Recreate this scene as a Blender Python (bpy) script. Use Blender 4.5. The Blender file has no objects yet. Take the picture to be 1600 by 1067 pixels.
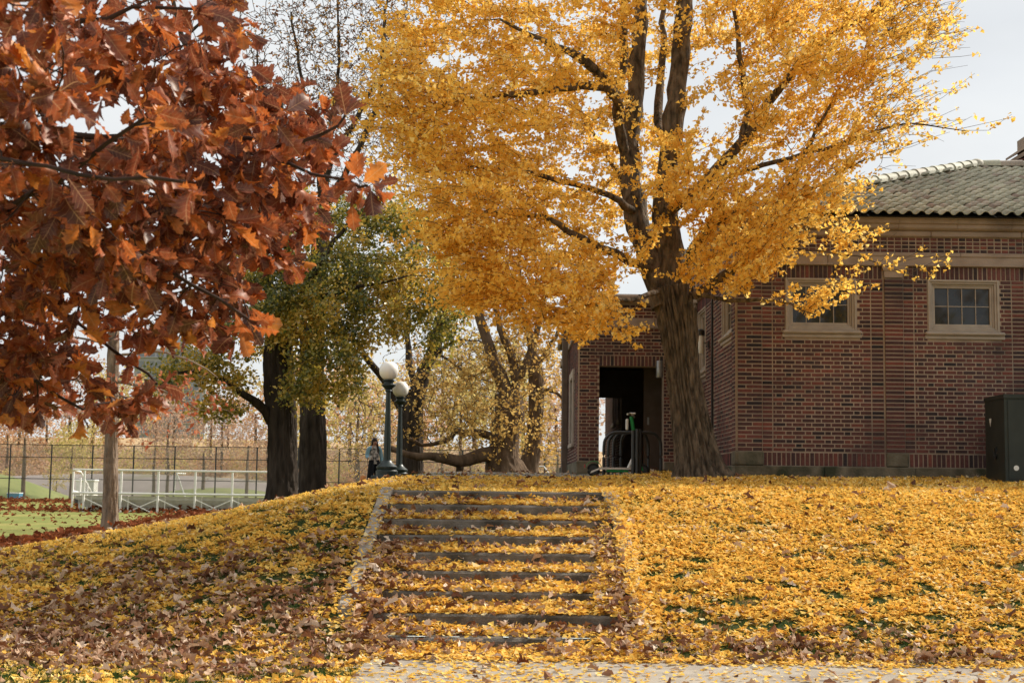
import bpy, math
import numpy as np
from mathutils import Vector, Matrix

rng = np.random.default_rng(7)
SC = bpy.context.scene
COL = SC.collection
# ------------------------------------------------------------------ camera
F_PX, CX, CY = 2222.0, 800.0, 533.5          # focal length in photograph pixels
EYE = np.array([0.0, 0.0, 1.5])
PITCH, ROLL = math.radians(5.82), math.radians(0.75)
_f = np.array([0, math.cos(PITCH), math.sin(PITCH)])
_u0 = np.array([0, -math.sin(PITCH), math.cos(PITCH)])
_r0 = np.array([1.0, 0, 0])
_r = math.cos(ROLL) * _r0 + math.sin(ROLL) * _u0
_u = -math.sin(ROLL) * _r0 + math.cos(ROLL) * _u0
cam = bpy.data.cameras.new('camera')
cam.lens = 50.0; cam.sensor_width = 36.0; cam.clip_end = 3000.0; cam.clip_start = 0.1
cam.dof.use_dof = True; cam.dof.focus_distance = 19.0; cam.dof.aperture_fstop = 8.0
camo = bpy.data.objects.new('camera', cam); COL.objects.link(camo)
camo.matrix_world = Matrix(((_r[0], _u[0], -_f[0], EYE[0]), (_r[1], _u[1], -_f[1], EYE[1]),
                            (_r[2], _u[2], -_f[2], EYE[2]), (0, 0, 0, 1)))
SC.camera = camo

def P(px, py, d):
    """world point that lies d metres ahead (along +Y) of the camera station in the direction of a photograph pixel"""
    v = _f * F_PX + _r * (px - CX) - _u * (py - CY)
    return EYE + v * (d / v[1])

# ------------------------------------------------------------------ world, sun, exposure
SUN_AZ, SUN_EL = math.radians(57), math.radians(37)     # azimuth to the right of the viewing direction
W = bpy.data.worlds.new('World'); SC.world = W; W.use_nodes = True
nt = W.node_tree; nt.nodes.clear()
def wn(t, **k):
    n = nt.nodes.new(t)
    for a, b in k.items(): setattr(n, a, b)
    return n
sky = wn('ShaderNodeTexSky', sky_type='NISHITA', sun_disc=False, sun_elevation=SUN_EL, sun_rotation=SUN_AZ,
         air_density=1.0, dust_density=2.0, ozone_density=1.0)
tint = wn('ShaderNodeMixRGB', blend_type='MULTIPLY')
tint.inputs[0].default_value = 1.0; tint.inputs[2].default_value = (0.975, 1.0, 1.012, 1)
tc = wn('ShaderNodeTexCoord'); mp = wn('ShaderNodeMapping'); mp.inputs['Scale'].default_value = (1, 1, 2.5)
nz = wn('ShaderNodeTexNoise'); nz.inputs['Scale'].default_value = 2.2; nz.inputs['Detail'].default_value = 5
rp = wn('ShaderNodeValToRGB'); rp.color_ramp.elements[0].position = 0.3; rp.color_ramp.elements[1].position = 0.7
rp.color_ramp.elements[0].color = (0.86, 0.86, 0.86, 1); rp.color_ramp.elements[1].color = (1, 1, 1, 1)
mixc = wn('ShaderNodeMixRGB'); bg = wn('ShaderNodeBackground'); out = wn('ShaderNodeOutputWorld')
bg.inputs['Strength'].default_value = 0.13
L = nt.links.new
tint.inputs[1].default_value = (4.5, 4.5, 4.5, 1)
nz2 = wn('ShaderNodeTexNoise'); nz2.inputs['Scale'].default_value = 3.5; nz2.inputs['Detail'].default_value = 6; L(mp.outputs[0], nz2.inputs[0])
rp2 = wn('ShaderNodeValToRGB'); rp2.color_ramp.elements[0].position = 0.35; rp2.color_ramp.elements[1].position = 0.65
rp2.color_ramp.elements[0].color = (4.0, 4.02, 4.06, 1); rp2.color_ramp.elements[1].color = (4.6, 4.58, 4.53, 1); L(nz2.outputs[0], rp2.inputs[0]); L(rp2.outputs[0], tint.inputs[1])
L(tc.outputs['Generated'], mp.inputs[0]); L(mp.outputs[0], nz.inputs[0]); L(nz.outputs[0], rp.inputs[0])
L(rp.outputs[0], mixc.inputs[0]); L(sky.outputs[0], mixc.inputs[1]); L(tint.outputs[0], mixc.inputs[2])
L(mixc.outputs[0], bg.inputs[0]); L(bg.outputs[0], out.inputs[0])
sl = bpy.data.lights.new('sun', 'SUN'); sl.energy = 4.3; sl.angle = math.radians(5); sl.color = (1.0, 0.93, 0.82)
so = bpy.data.objects.new('sun', sl); COL.objects.link(so)
sd = Vector((math.sin(SUN_AZ) * math.cos(SUN_EL), math.cos(SUN_AZ) * math.cos(SUN_EL), math.sin(SUN_EL)))
so.rotation_euler = sd.to_track_quat('Z', 'Y').to_euler(); so.location = (20, 20, 30)
SC.view_settings.view_transform = 'Standard'; SC.view_settings.look = 'None'
SC.view_settings.gamma = 1.0; SC.view_settings.exposure = 0.6
SC.cycles.max_bounces = 7; SC.cycles.diffuse_bounces = 4; SC.cycles.glossy_bounces = 2
SC.cycles.transmission_bounces = 5; SC.cycles.transparent_max_bounces = 10
SC.cycles.caustics_reflective = False; SC.cycles.caustics_refractive = False

# ------------------------------------------------------------------ materials
def newmat(name):
    m = bpy.data.materials.new(name); m.use_nodes = True
    m.node_tree.nodes.clear(); return m, m.node_tree
def node(t, ty, **k):
    n = t.nodes.new(ty)
    for a, b in k.items(): setattr(n, a, b)
    return n
def ramp(t, cols):
    n = node(t, 'ShaderNodeValToRGB'); e = n.color_ramp.elements
    while len(e) < len(cols): e.new(0.5)
    for i, (p, c) in enumerate(cols):
        e[i].position = p; e[i].color = (c[0], c[1], c[2], 1)
    return n
def surf(name, c1, c2=None, scale=8.0, rough=0.8, bump=0.0, bscale=None, stretch=(1, 1, 1), spec=0.3, metal=0.0,
         detail=5.0, c3=None, s3=0.7, t3=0.55):
    """noise-mottled principled surface; c3 = stains of their own shape"""
    m, t = newmat(name)
    o = node(t, 'ShaderNodeOutputMaterial'); b = node(t, 'ShaderNodeBsdfPrincipled')
    b.inputs['Roughness'].default_value = rough; b.inputs['Metallic'].default_value = metal
    b.inputs['Specular IOR Level'].default_value = spec
    t.links.new(b.outputs[0], o.inputs[0])
    tcn = node(t, 'ShaderNodeTexCoord'); mpn = node(t, 'ShaderNodeMapping'); mpn.inputs['Scale'].default_value = stretch
    t.links.new(tcn.outputs['Object'], mpn.inputs[0])
    n = node(t, 'ShaderNodeTexNoise'); n.inputs['Scale'].default_value = scale; n.inputs['Detail'].default_value = detail
    t.links.new(mpn.outputs[0], n.inputs[0])
    r = ramp(t, [(0.32, c1), (0.68, c2 or c1)]); t.links.new(n.outputs[0], r.inputs[0]); last = r.outputs[0]
    if c3 is not None:
        n3 = node(t, 'ShaderNodeTexNoise'); n3.inputs['Scale'].default_value = s3; n3.inputs['Detail'].default_value = 6
        t.links.new(tcn.outputs['Object'], n3.inputs[0])
        r3 = ramp(t, [(t3, (0, 0, 0)), (t3 + 0.15, (1, 1, 1))]); t.links.new(n3.outputs[0], r3.inputs[0])
        mx = node(t, 'ShaderNodeMixRGB'); t.links.new(r3.outputs[0], mx.inputs[0]); t.links.new(last, mx.inputs[1])
        mx.inputs[2].default_value = (*c3, 1); last = mx.outputs[0]
    t.links.new(last, b.inputs['Base Color'])
    if bump:
        n2 = node(t, 'ShaderNodeTexNoise'); n2.inputs['Scale'].default_value = bscale or scale * 3; n2.inputs['Detail'].default_value = 6
        t.links.new(mpn.outputs[0], n2.inputs[0])
        bp = node(t, 'ShaderNodeBump'); bp.inputs['Strength'].default_value = bump; bp.inputs['Distance'].default_value = 0.06 if bump > 0.8 else 0.03
        t.links.new(n2.outputs[0], bp.inputs['Height']); t.links.new(bp.outputs[0], b.inputs['Normal'])
    return m
def leafmat(name, cols, trans=0.4, gloss=0.0, grough=0.45, veins=False):
    """each leaf takes its colour from its own number"""
    m, t = newmat(name)
    o = node(t, 'ShaderNodeOutputMaterial')
    a = node(t, 'ShaderNodeAttribute', attribute_name='rnd'); oi = node(t, 'ShaderNodeObjectInfo')
    ad = node(t, 'ShaderNodeMath', operation='ADD'); fr = node(t, 'ShaderNodeMath', operation='FRACT')
    t.links.new(a.outputs['Fac'], ad.inputs[0]); t.links.new(oi.outputs['Random'], ad.inputs[1]); t.links.new(ad.outputs[0], fr.inputs[0])
    r = ramp(t, cols); t.links.new(fr.outputs[0], r.inputs[0])
    if veins:
        def mt(op, a_, b_=None):
            q = node(t, 'ShaderNodeMath', operation=op)
            for i_, v_ in enumerate((a_, b_)):
                if v_ is None: continue
                if isinstance(v_, (int, float)): q.inputs[i_].default_value = v_
                else: t.links.new(v_, q.inputs[i_])
            return q.outputs[0]
        lu = node(t, 'ShaderNodeAttribute', attribute_name='luv'); sp = node(t, 'ShaderNodeSeparateXYZ'); t.links.new(lu.outputs['Vector'], sp.inputs[0])
        ax = mt('ABSOLUTE', sp.outputs[0]); mid = mt('LESS_THAN', ax, 0.011)
        sv = mt('LESS_THAN', mt('FRACT', mt('MULTIPLY', mt('SUBTRACT', sp.outputs[1], mt('MULTIPLY', ax, 0.75)), 7.5)), 0.09)
        vein = mt('MAXIMUM', mid, mt('MULTIPLY', sv, 0.7))
        nz_ = node(t, 'ShaderNodeTexNoise'); nz_.inputs['Scale'].default_value = 5.0; nz_.inputs['Detail'].default_value = 4
        cx_ = node(t, 'ShaderNodeVectorMath', operation='ADD'); t.links.new(lu.outputs['Vector'], cx_.inputs[0]); cb_ = node(t, 'ShaderNodeCombineXYZ'); t.links.new(mt('MULTIPLY', fr.outputs[0], 50.0), cb_.inputs[2]); t.links.new(cb_.outputs[0], cx_.inputs[1]); t.links.new(cx_.outputs[0], nz_.inputs[0])
        mr = node(t, 'ShaderNodeMapRange'); mr.inputs[1].default_value = 0.3; mr.inputs[2].default_value = 0.7; mr.inputs[3].default_value = 0.6; mr.inputs[4].default_value = 1.3; t.links.new(nz_.outputs[0], mr.inputs[0])
        mu = node(t, 'ShaderNodeMixRGB', blend_type='MULTIPLY'); mu.inputs[0].default_value = 1; t.links.new(r.outputs[0], mu.inputs[1]); t.links.new(mr.outputs[0], mu.inputs[2])
        mv = node(t, 'ShaderNodeMixRGB'); t.links.new(mt('MULTIPLY', vein, 0.55), mv.inputs[0]); t.links.new(mu.outputs[0], mv.inputs[1]); mv.inputs[2].default_value = (0.62, 0.36, 0.18, 1); r = mv
    d = node(t, 'ShaderNodeBsdfDiffuse'); tr = node(t, 'ShaderNodeBsdfTranslucent'); mx = node(t, 'ShaderNodeMixShader')
    mx.inputs[0].default_value = trans
    t.links.new(r.outputs[0], d.inputs[0]); t.links.new(r.outputs[0], tr.inputs[0])
    t.links.new(d.outputs[0], mx.inputs[1]); t.links.new(tr.outputs[0], mx.inputs[2]); last = mx
    if gloss:
        g = node(t, 'ShaderNodeBsdfGlossy'); g.inputs['Roughness'].default_value = grough
        g.inputs['Color'].default_value = (1, 0.95, 0.9, 1)
        m2 = node(t, 'ShaderNodeMixShader'); m2.inputs[0].default_value = gloss
        t.links.new(mx.outputs[0], m2.inputs[1]); t.links.new(g.outputs[0], m2.inputs[2]); last = m2
    t.links.new(last.outputs[0], o.inputs[0]); return m
def piecemat(name, cols, rough=0.85, bump=0.25, nscale=25, mott=0.35):
    """bricks, tiles: own colour by number, plus fine mottling"""
    m, t = newmat(name)
    o = node(t, 'ShaderNodeOutputMaterial'); b = node(t, 'ShaderNodeBsdfPrincipled'); t.links.new(b.outputs[0], o.inputs[0])
    b.inputs['Roughness'].default_value = rough; b.inputs['Specular IOR Level'].default_value = 0.25
    a = node(t, 'ShaderNodeAttribute', attribute_name='rnd'); oi = node(t, 'ShaderNodeObjectInfo')
    ad = node(t, 'ShaderNodeMath', operation='ADD'); fr = node(t, 'ShaderNodeMath', operation='FRACT')
    t.links.new(a.outputs['Fac'], ad.inputs[0]); t.links.new(oi.outputs['Random'], ad.inputs[1]); t.links.new(ad.outputs[0], fr.inputs[0])
    r = ramp(t, cols); t.links.new(fr.outputs[0], r.inputs[0])
    g = node(t, 'ShaderNodeNewGeometry')
    n = node(t, 'ShaderNodeTexNoise'); n.inputs['Scale'].default_value = nscale; n.inputs['Detail'].default_value = 5
    t.links.new(g.outputs['Position'], n.inputs[0])
    n2 = node(t, 'ShaderNodeTexNoise'); n2.inputs['Scale'].default_value = 0.9; n2.inputs['Detail'].default_value = 4
    t.links.new(g.outputs['Position'], n2.inputs[0])
    av = node(t, 'ShaderNodeMath', operation='ADD'); t.links.new(n.outputs[0], av.inputs[0]); t.links.new(n2.outputs[0], av.inputs[1])
    mr = node(t, 'ShaderNodeMapRange'); mr.inputs[1].default_value = 0.7; mr.inputs[2].default_value = 1.3
    mr.inputs[3].default_value = 1 - mott; mr.inputs[4].default_value = 1 + mott
    t.links.new(av.outputs[0], mr.inputs[0])
    mu = node(t, 'ShaderNodeMixRGB', blend_type='MULTIPLY'); mu.inputs[0].default_value = 1
    t.links.new(r.outputs[0], mu.inputs[1]); t.links.new(mr.outputs[0], mu.inputs[2]); t.links.new(mu.outputs[0], b.inputs['Base Color'])
    bp = node(t, 'ShaderNodeBump'); bp.inputs['Strength'].default_value = bump; bp.inputs['Distance'].default_value = 0.01
    t.links.new(n.outputs[0], bp.inputs['Height']); t.links.new(bp.outputs[0], b.inputs['Normal'])
    return m
M = {}
M['ginkgo'] = leafmat('ginkgo_leaf', [(0, (0.84, 0.50, 0.08)), (0.3, (0.93, 0.60, 0.12)), (0.7, (0.95, 0.66, 0.17)), (1, (0.96, 0.77, 0.32))], 0.56)
M['ginkgo_fallen'] = leafmat('ginkgo_fallen', [(0, (0.42, 0.22, 0.06)), (0.08, (0.72, 0.42, 0.08)), (0.35, (0.90, 0.57, 0.11)), (0.75, (0.94, 0.67, 0.20)), (1, (0.94, 0.80, 0.48))], 0.3)
M['oak'] = leafmat('oak_leaf', [(0, (0.10, 0.032, 0.022)), (0.3, (0.20, 0.055, 0.028)), (0.6, (0.34, 0.080, 0.027)), (0.85, (0.52, 0.130, 0.028)), (1, (0.72, 0.26, 0.045))], 0.43, 0.035, 0.45, veins=True)
M['brown'] = leafmat('brown_leaf', [(0, (0.10, 0.04, 0.02)), (0.3, (0.24, 0.10, 0.05)), (0.55, (0.36, 0.20, 0.11)), (0.85, (0.50, 0.34, 0.22)), (1, (0.68, 0.54, 0.42))], 0.15, 0.02, 0.5)
M['rust'] = leafmat('rust_leaf', [(0, (0.10, 0.03, 0.015)), (0.5, (0.22, 0.07, 0.03)), (1, (0.36, 0.13, 0.06))], 0.2)
M['mixed'] = leafmat('mixed_leaf', [(0, (0.06, 0.085, 0.02)), (0.25, (0.14, 0.16, 0.03)), (0.45, (0.38, 0.32, 0.05)), (0.7, (0.66, 0.45, 0.07)), (1, (0.76, 0.46, 0.07))], 0.5, 0.05, 0.35)
M['amber'] = leafmat('amber_leaf', [(0, (0.40, 0.23, 0.07)), (0.5, (0.66, 0.41, 0.12)), (1, (0.82, 0.58, 0.20))], 0.48)
M['sparse'] = leafmat('sparse_leaf', [(0, (0.16, 0.07, 0.035)), (0.5, (0.32, 0.14, 0.05)), (1, (0.5, 0.28, 0.07))], 0.35)
M['red'] = leafmat('red_leaf', [(0, (0.30, 0.07, 0.04)), (0.5, (0.5, 0.16, 0.08)), (1, (0.6, 0.32, 0.2))], 0.4)
M['wood_a'] = leafmat('far_orange', [(0, (0.48, 0.27, 0.16)), (0.5, (0.64, 0.38, 0.22)), (1, (0.76, 0.52, 0.30))], 0.45)  # the three far leaf colours are paled in place of distance haze
M['wood_b'] = leafmat('far_olive', [(0, (0.44, 0.36, 0.13)), (0.5, (0.60, 0.48, 0.18)), (1, (0.74, 0.58, 0.25))], 0.45)
M['wood_c'] = leafmat('far_pink', [(0, (0.40, 0.26, 0.19)), (0.5, (0.54, 0.36, 0.26)), (1, (0.66, 0.46, 0.32))], 0.45)
M['grass'] = leafmat('grass_blade', [(0, (0.02, 0.05, 0.012)), (0.6, (0.045, 0.085, 0.02)), (1, (0.12, 0.16, 0.04))], 0.3)
M['bark'] = surf('ginkgo_bark', (0.045, 0.035, 0.026), (0.20, 0.150, 0.105), 15, 0.95, 1.0, 26, (1, 1, 0.34), 0.1, detail=8.0, c3=(0.26, 0.175, 0.10), s3=9, t3=0.66)
M['bark_dark'] = surf('dark_bark', (0.030, 0.023, 0.018), (0.075, 0.058, 0.045), 7, 0.95, 0.9, 18, (1, 1, 0.18), 0.1)
M['bark_grey'] = surf('grey_bark', (0.16, 0.12, 0.09), (0.32, 0.25, 0.19), 14, 0.95, 0.9, 26, (1, 1, 0.3), 0.1)
M['bark_tan'] = surf('tan_bark', (0.09, 0.06, 0.04), (0.19, 0.13, 0.085), 6, 0.95, 0.8, 14, (1, 1, 0.4), 0.1)
M['twig'] = surf('twig', (0.06, 0.04, 0.028), (0.11, 0.075, 0.05), 12, 0.9)
M['twig_dark'] = surf('twig_dark', (0.035, 0.02, 0.016), (0.07, 0.04, 0.03), 12, 0.9)
M['twig_pale'] = surf('twig_pale', (0.20, 0.14, 0.10), (0.34, 0.26, 0.2), 12, 0.9)
M['brick'] = piecemat('brick', [(0, (0.028, 0.023, 0.025)), (0.10, (0.055, 0.034, 0.034)), (0.35, (0.092, 0.042, 0.038)), (0.6, (0.115, 0.047, 0.041)), (0.88, (0.142, 0.053, 0.043)), (1, (0.19, 0.060, 0.044))])
M['mortar'] = surf('mortar', (0.32, 0.24, 0.18), (0.44, 0.335, 0.25), 3, 0.95, 0.3, 60, c3=(0.19, 0.145, 0.115), s3=0.8, t3=0.52)
M['stone'] = surf('limestone', (0.275, 0.205, 0.162), (0.37, 0.285, 0.23), 3, 0.9, 0.25, 40, c3=(0.19, 0.14, 0.112), s3=1.3, t3=0.52)
M['stone_base'] = surf('mossy_stone', (0.085, 0.075, 0.05), (0.20, 0.17, 0.12), 5, 0.95, 0.5, 30, c3=(0.045, 0.05, 0.028), s3=2.2, t3=0.5)
M['tile'] = piecemat('roof_tile', [(0, (0.32, 0.31, 0.24)), (0.4, (0.40, 0.385, 0.30)), (0.7, (0.46, 0.44, 0.34)), (0.9, (0.38, 0.33, 0.27)), (1, (0.28, 0.21, 0.17))], 0.7, 0.2, 30, 0.3)
M['frame'] = surf('painted_frame', (0.33, 0.27, 0.22), (0.41, 0.34, 0.28), 6, 0.6, 0.1, 40)
M['brown_paint'] = surf('brown_paint', (0.10, 0.07, 0.05), (0.14, 0.10, 0.075), 6, 0.55)
M['glass'] = surf('window_glass', (0.010, 0.011, 0.011), (0.026, 0.027, 0.026), 5, 0.04, spec=0.5)
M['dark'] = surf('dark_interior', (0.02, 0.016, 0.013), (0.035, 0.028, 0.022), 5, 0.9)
M['concrete'] = surf('concrete', (0.29, 0.25, 0.20), (0.39, 0.34, 0.275), 5, 0.92, 0.3, 90, c3=(0.24, 0.20, 0.165), s3=1.5, t3=0.52)
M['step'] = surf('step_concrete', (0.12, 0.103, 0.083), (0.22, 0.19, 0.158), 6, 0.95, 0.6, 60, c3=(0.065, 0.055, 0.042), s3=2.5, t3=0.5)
M['kerb'] = surf('kerb_stone', (0.30, 0.265, 0.225), (0.43, 0.385, 0.33), 7, 0.95, 0.5, 50, c3=(0.2, 0.17, 0.13), s3=3, t3=0.55)
M['green_iron'] = surf('green_iron', (0.008, 0.017, 0.015), (0.013, 0.025, 0.022), 10, 0.42, 0.1, 40, spec=0.5)
M['globe'] = surf('opal_globe', (0.83, 0.79, 0.72), (0.86, 0.82, 0.76), 3, 0.3, spec=0.5)
M['black_metal'] = surf('black_metal', (0.012, 0.012, 0.013), (0.022, 0.021, 0.02), 10, 0.4, spec=0.5)
M['cabinet'] = surf('cabinet_paint', (0.022, 0.027, 0.023), (0.034, 0.040, 0.034), 4, 0.5, 0.05, 60, c3=(0.018, 0.020, 0.016), s3=2)
M['white_metal'] = surf('pale_metal', (0.72, 0.70, 0.65), (0.80, 0.78, 0.73), 8, 0.45)
M['alu'] = surf('aluminium', (0.52, 0.51, 0.48), (0.66, 0.65, 0.61), 4, 0.4, spec=0.5)
M['scoot_green'] = surf('green_plastic', (0.008, 0.20, 0.045), (0.012, 0.25, 0.06), 10, 0.4)
M['scoot_white'] = surf('white_plastic', (0.62, 0.60, 0.56), (0.72, 0.70, 0.66), 10, 0.4)
M['scoot_grey'] = surf('grey_deck', (0.55, 0.51, 0.46), (0.64, 0.60, 0.54), 20, 0.6)
M['rubber'] = surf('rubber', (0.012, 0.012, 0.012), (0.02, 0.02, 0.02), 20, 0.8)
M['red_refl'] = surf('red_reflector', (0.35, 0.02, 0.02), (0.4, 0.03, 0.03), 20, 0.3)
M['grey_metal'] = surf('grey_metal', (0.25, 0.25, 0.25), (0.32, 0.32, 0.32), 10, 0.35, metal=0.6)
M['white'] = surf('white_paint', (0.74, 0.73, 0.70), (0.8, 0.79, 0.76), 6, 0.5)
M['denim'] = surf('blue_denim', (0.22, 0.38, 0.47), (0.30, 0.47, 0.56), 30, 0.9)
M['black_cloth'] = surf('black_cloth', (0.012, 0.012, 0.015), (0.02, 0.02, 0.024), 30, 0.95)
M['skin'] = surf('skin', (0.42, 0.22, 0.15), (0.48, 0.26, 0.18), 20, 0.6)
M['hair'] = surf('dark_hair', (0.02, 0.012, 0.009), (0.04, 0.022, 0.015), 30, 0.5)
M['shirt'] = surf('printed_shirt', (0.03, 0.028, 0.03), (0.62, 0.54, 0.47), 16, 0.9)
M['far_wall'] = surf('far_wall', (0.36, 0.36, 0.38), (0.40, 0.40, 0.42), 0.05, 0.9)
M['far_glass'] = surf('far_glass', (0.20, 0.21, 0.22), (0.25, 0.26, 0.27), 0.1, 0.3)
M['sign_green'] = surf('sign_green', (0.01, 0.16, 0.13), (0.012, 0.18, 0.15), 6, 0.5)
M['asphalt'] = surf('embankment', (0.25, 0.21, 0.19), (0.33, 0.28, 0.25), 0.4, 0.95, c3=(0.20, 0.19, 0.09), s3=0.15)
M['chalk'] = surf('chalk', (0.46, 0.54, 0.53), (0.62, 0.68, 0.66), 40, 0.95)
M['blue'] = surf('blue_plastic', (0.05, 0.22, 0.42), (0.06, 0.26, 0.48), 6, 0.5)
def wiremat():
    m, t = newmat('chain_link')
    o = node(t, 'ShaderNodeOutputMaterial'); mx = node(t, 'ShaderNodeMixShader'); tr = node(t, 'ShaderNodeBsdfTransparent')
    d = node(t, 'ShaderNodeBsdfPrincipled'); d.inputs['Base Color'].default_value = (0.30, 0.29, 0.27, 1); d.inputs['Roughness'].default_value = 0.5
    tcn = node(t, 'ShaderNodeTexCoord'); sp = node(t, 'ShaderNodeSeparateXYZ'); t.links.new(tcn.outputs['Object'], sp.inputs[0])
    outs = []
    for op in ('ADD', 'SUBTRACT'):
        a = node(t, 'ShaderNodeMath', operation=op); t.links.new(sp.outputs[0], a.inputs[0]); t.links.new(sp.outputs[2], a.inputs[1])
        s = node(t, 'ShaderNodeMath', operation='MULTIPLY'); s.inputs[1].default_value = 9.0; t.links.new(a.outputs[0], s.inputs[0])
        f = node(t, 'ShaderNodeMath', operation='FRACT'); t.links.new(s.outputs[0], f.inputs[0])
        l = node(t, 'ShaderNodeMath', operation='LESS_THAN'); l.inputs[1].default_value = 0.14; t.links.new(f.outputs[0], l.inputs[0]); outs.append(l)
    mxm = node(t, 'ShaderNodeMath', operation='MAXIMUM'); t.links.new(outs[0].outputs[0], mxm.inputs[0]); t.links.new(outs[1].outputs[0], mxm.inputs[1])
    t.links.new(mxm.outputs[0], mx.inputs[0]); t.links.new(tr.outputs[0], mx.inputs[1]); t.links.new(d.outputs[0], mx.inputs[2])
    t.links.new(mx.outputs[0], o.inputs[0]); return m
M['wire'] = wiremat()

# ------------------------------------------------------------------ mesh helpers
def link(o, parent=None):
    COL.objects.link(o)
    if parent is not None: o.parent = parent
    return o
def tag(o, label=None, cat=None, group=None, kind=None):
    if label: o['label'] = label
    if cat: o['category'] = cat
    if group: o['group'] = group
    if kind: o['kind'] = kind
    return o
def empty(name, label, cat, loc=(0, 0, 0), group=None):
    o = bpy.data.objects.new(name, None); COL.objects.link(o); o.location = [float(v) for v in loc]; o.empty_display_size = 0.2
    return tag(o, label, cat, group)
def fastmesh(name, V, Fs, rnd=None, smooth=False, luv=None):
    """V (n,3); Fs list of (m,k) index arrays; rnd list of per-face numbers matching Fs"""
    me = bpy.data.meshes.new(name)
    V = np.ascontiguousarray(V, dtype=np.float32)
    idx = np.concatenate([f.ravel() for f in Fs]).astype(np.int32)
    tot = np.concatenate([np.full(len(f), f.shape[1], np.int32) for f in Fs])
    st = np.concatenate([[0], np.cumsum(tot)[:-1]]).astype(np.int32)
    me.vertices.add(len(V)); me.vertices.foreach_set('co', V.ravel())
    me.loops.add(len(idx)); me.loops.foreach_set('vertex_index', idx)
    me.polygons.add(len(tot)); me.polygons.foreach_set('loop_start', st); me.polygons.foreach_set('loop_total', tot)
    me.polygons.foreach_set('use_smooth', np.full(len(tot), smooth, dtype=bool))
    me.update(calc_edges=True)
    if rnd is not None:
        a = me.attributes.new('rnd', 'FLOAT', 'FACE'); a.data.foreach_set('value', np.concatenate(rnd).astype(np.float32))
    if luv is not None:
        a = me.attributes.new('luv', 'FLOAT_VECTOR', 'POINT'); a.data.foreach_set('vector', np.ascontiguousarray(luv, dtype=np.float32).ravel())
    return me
def obj(name, me, mat, parent=None, loc=None):
    if mat is not None and not me.materials: me.materials.append(M[mat])
    o = bpy.data.objects.new(name, me); link(o, parent)
    if loc is not None: o.location = [float(v) for v in loc]
    return o
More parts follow.
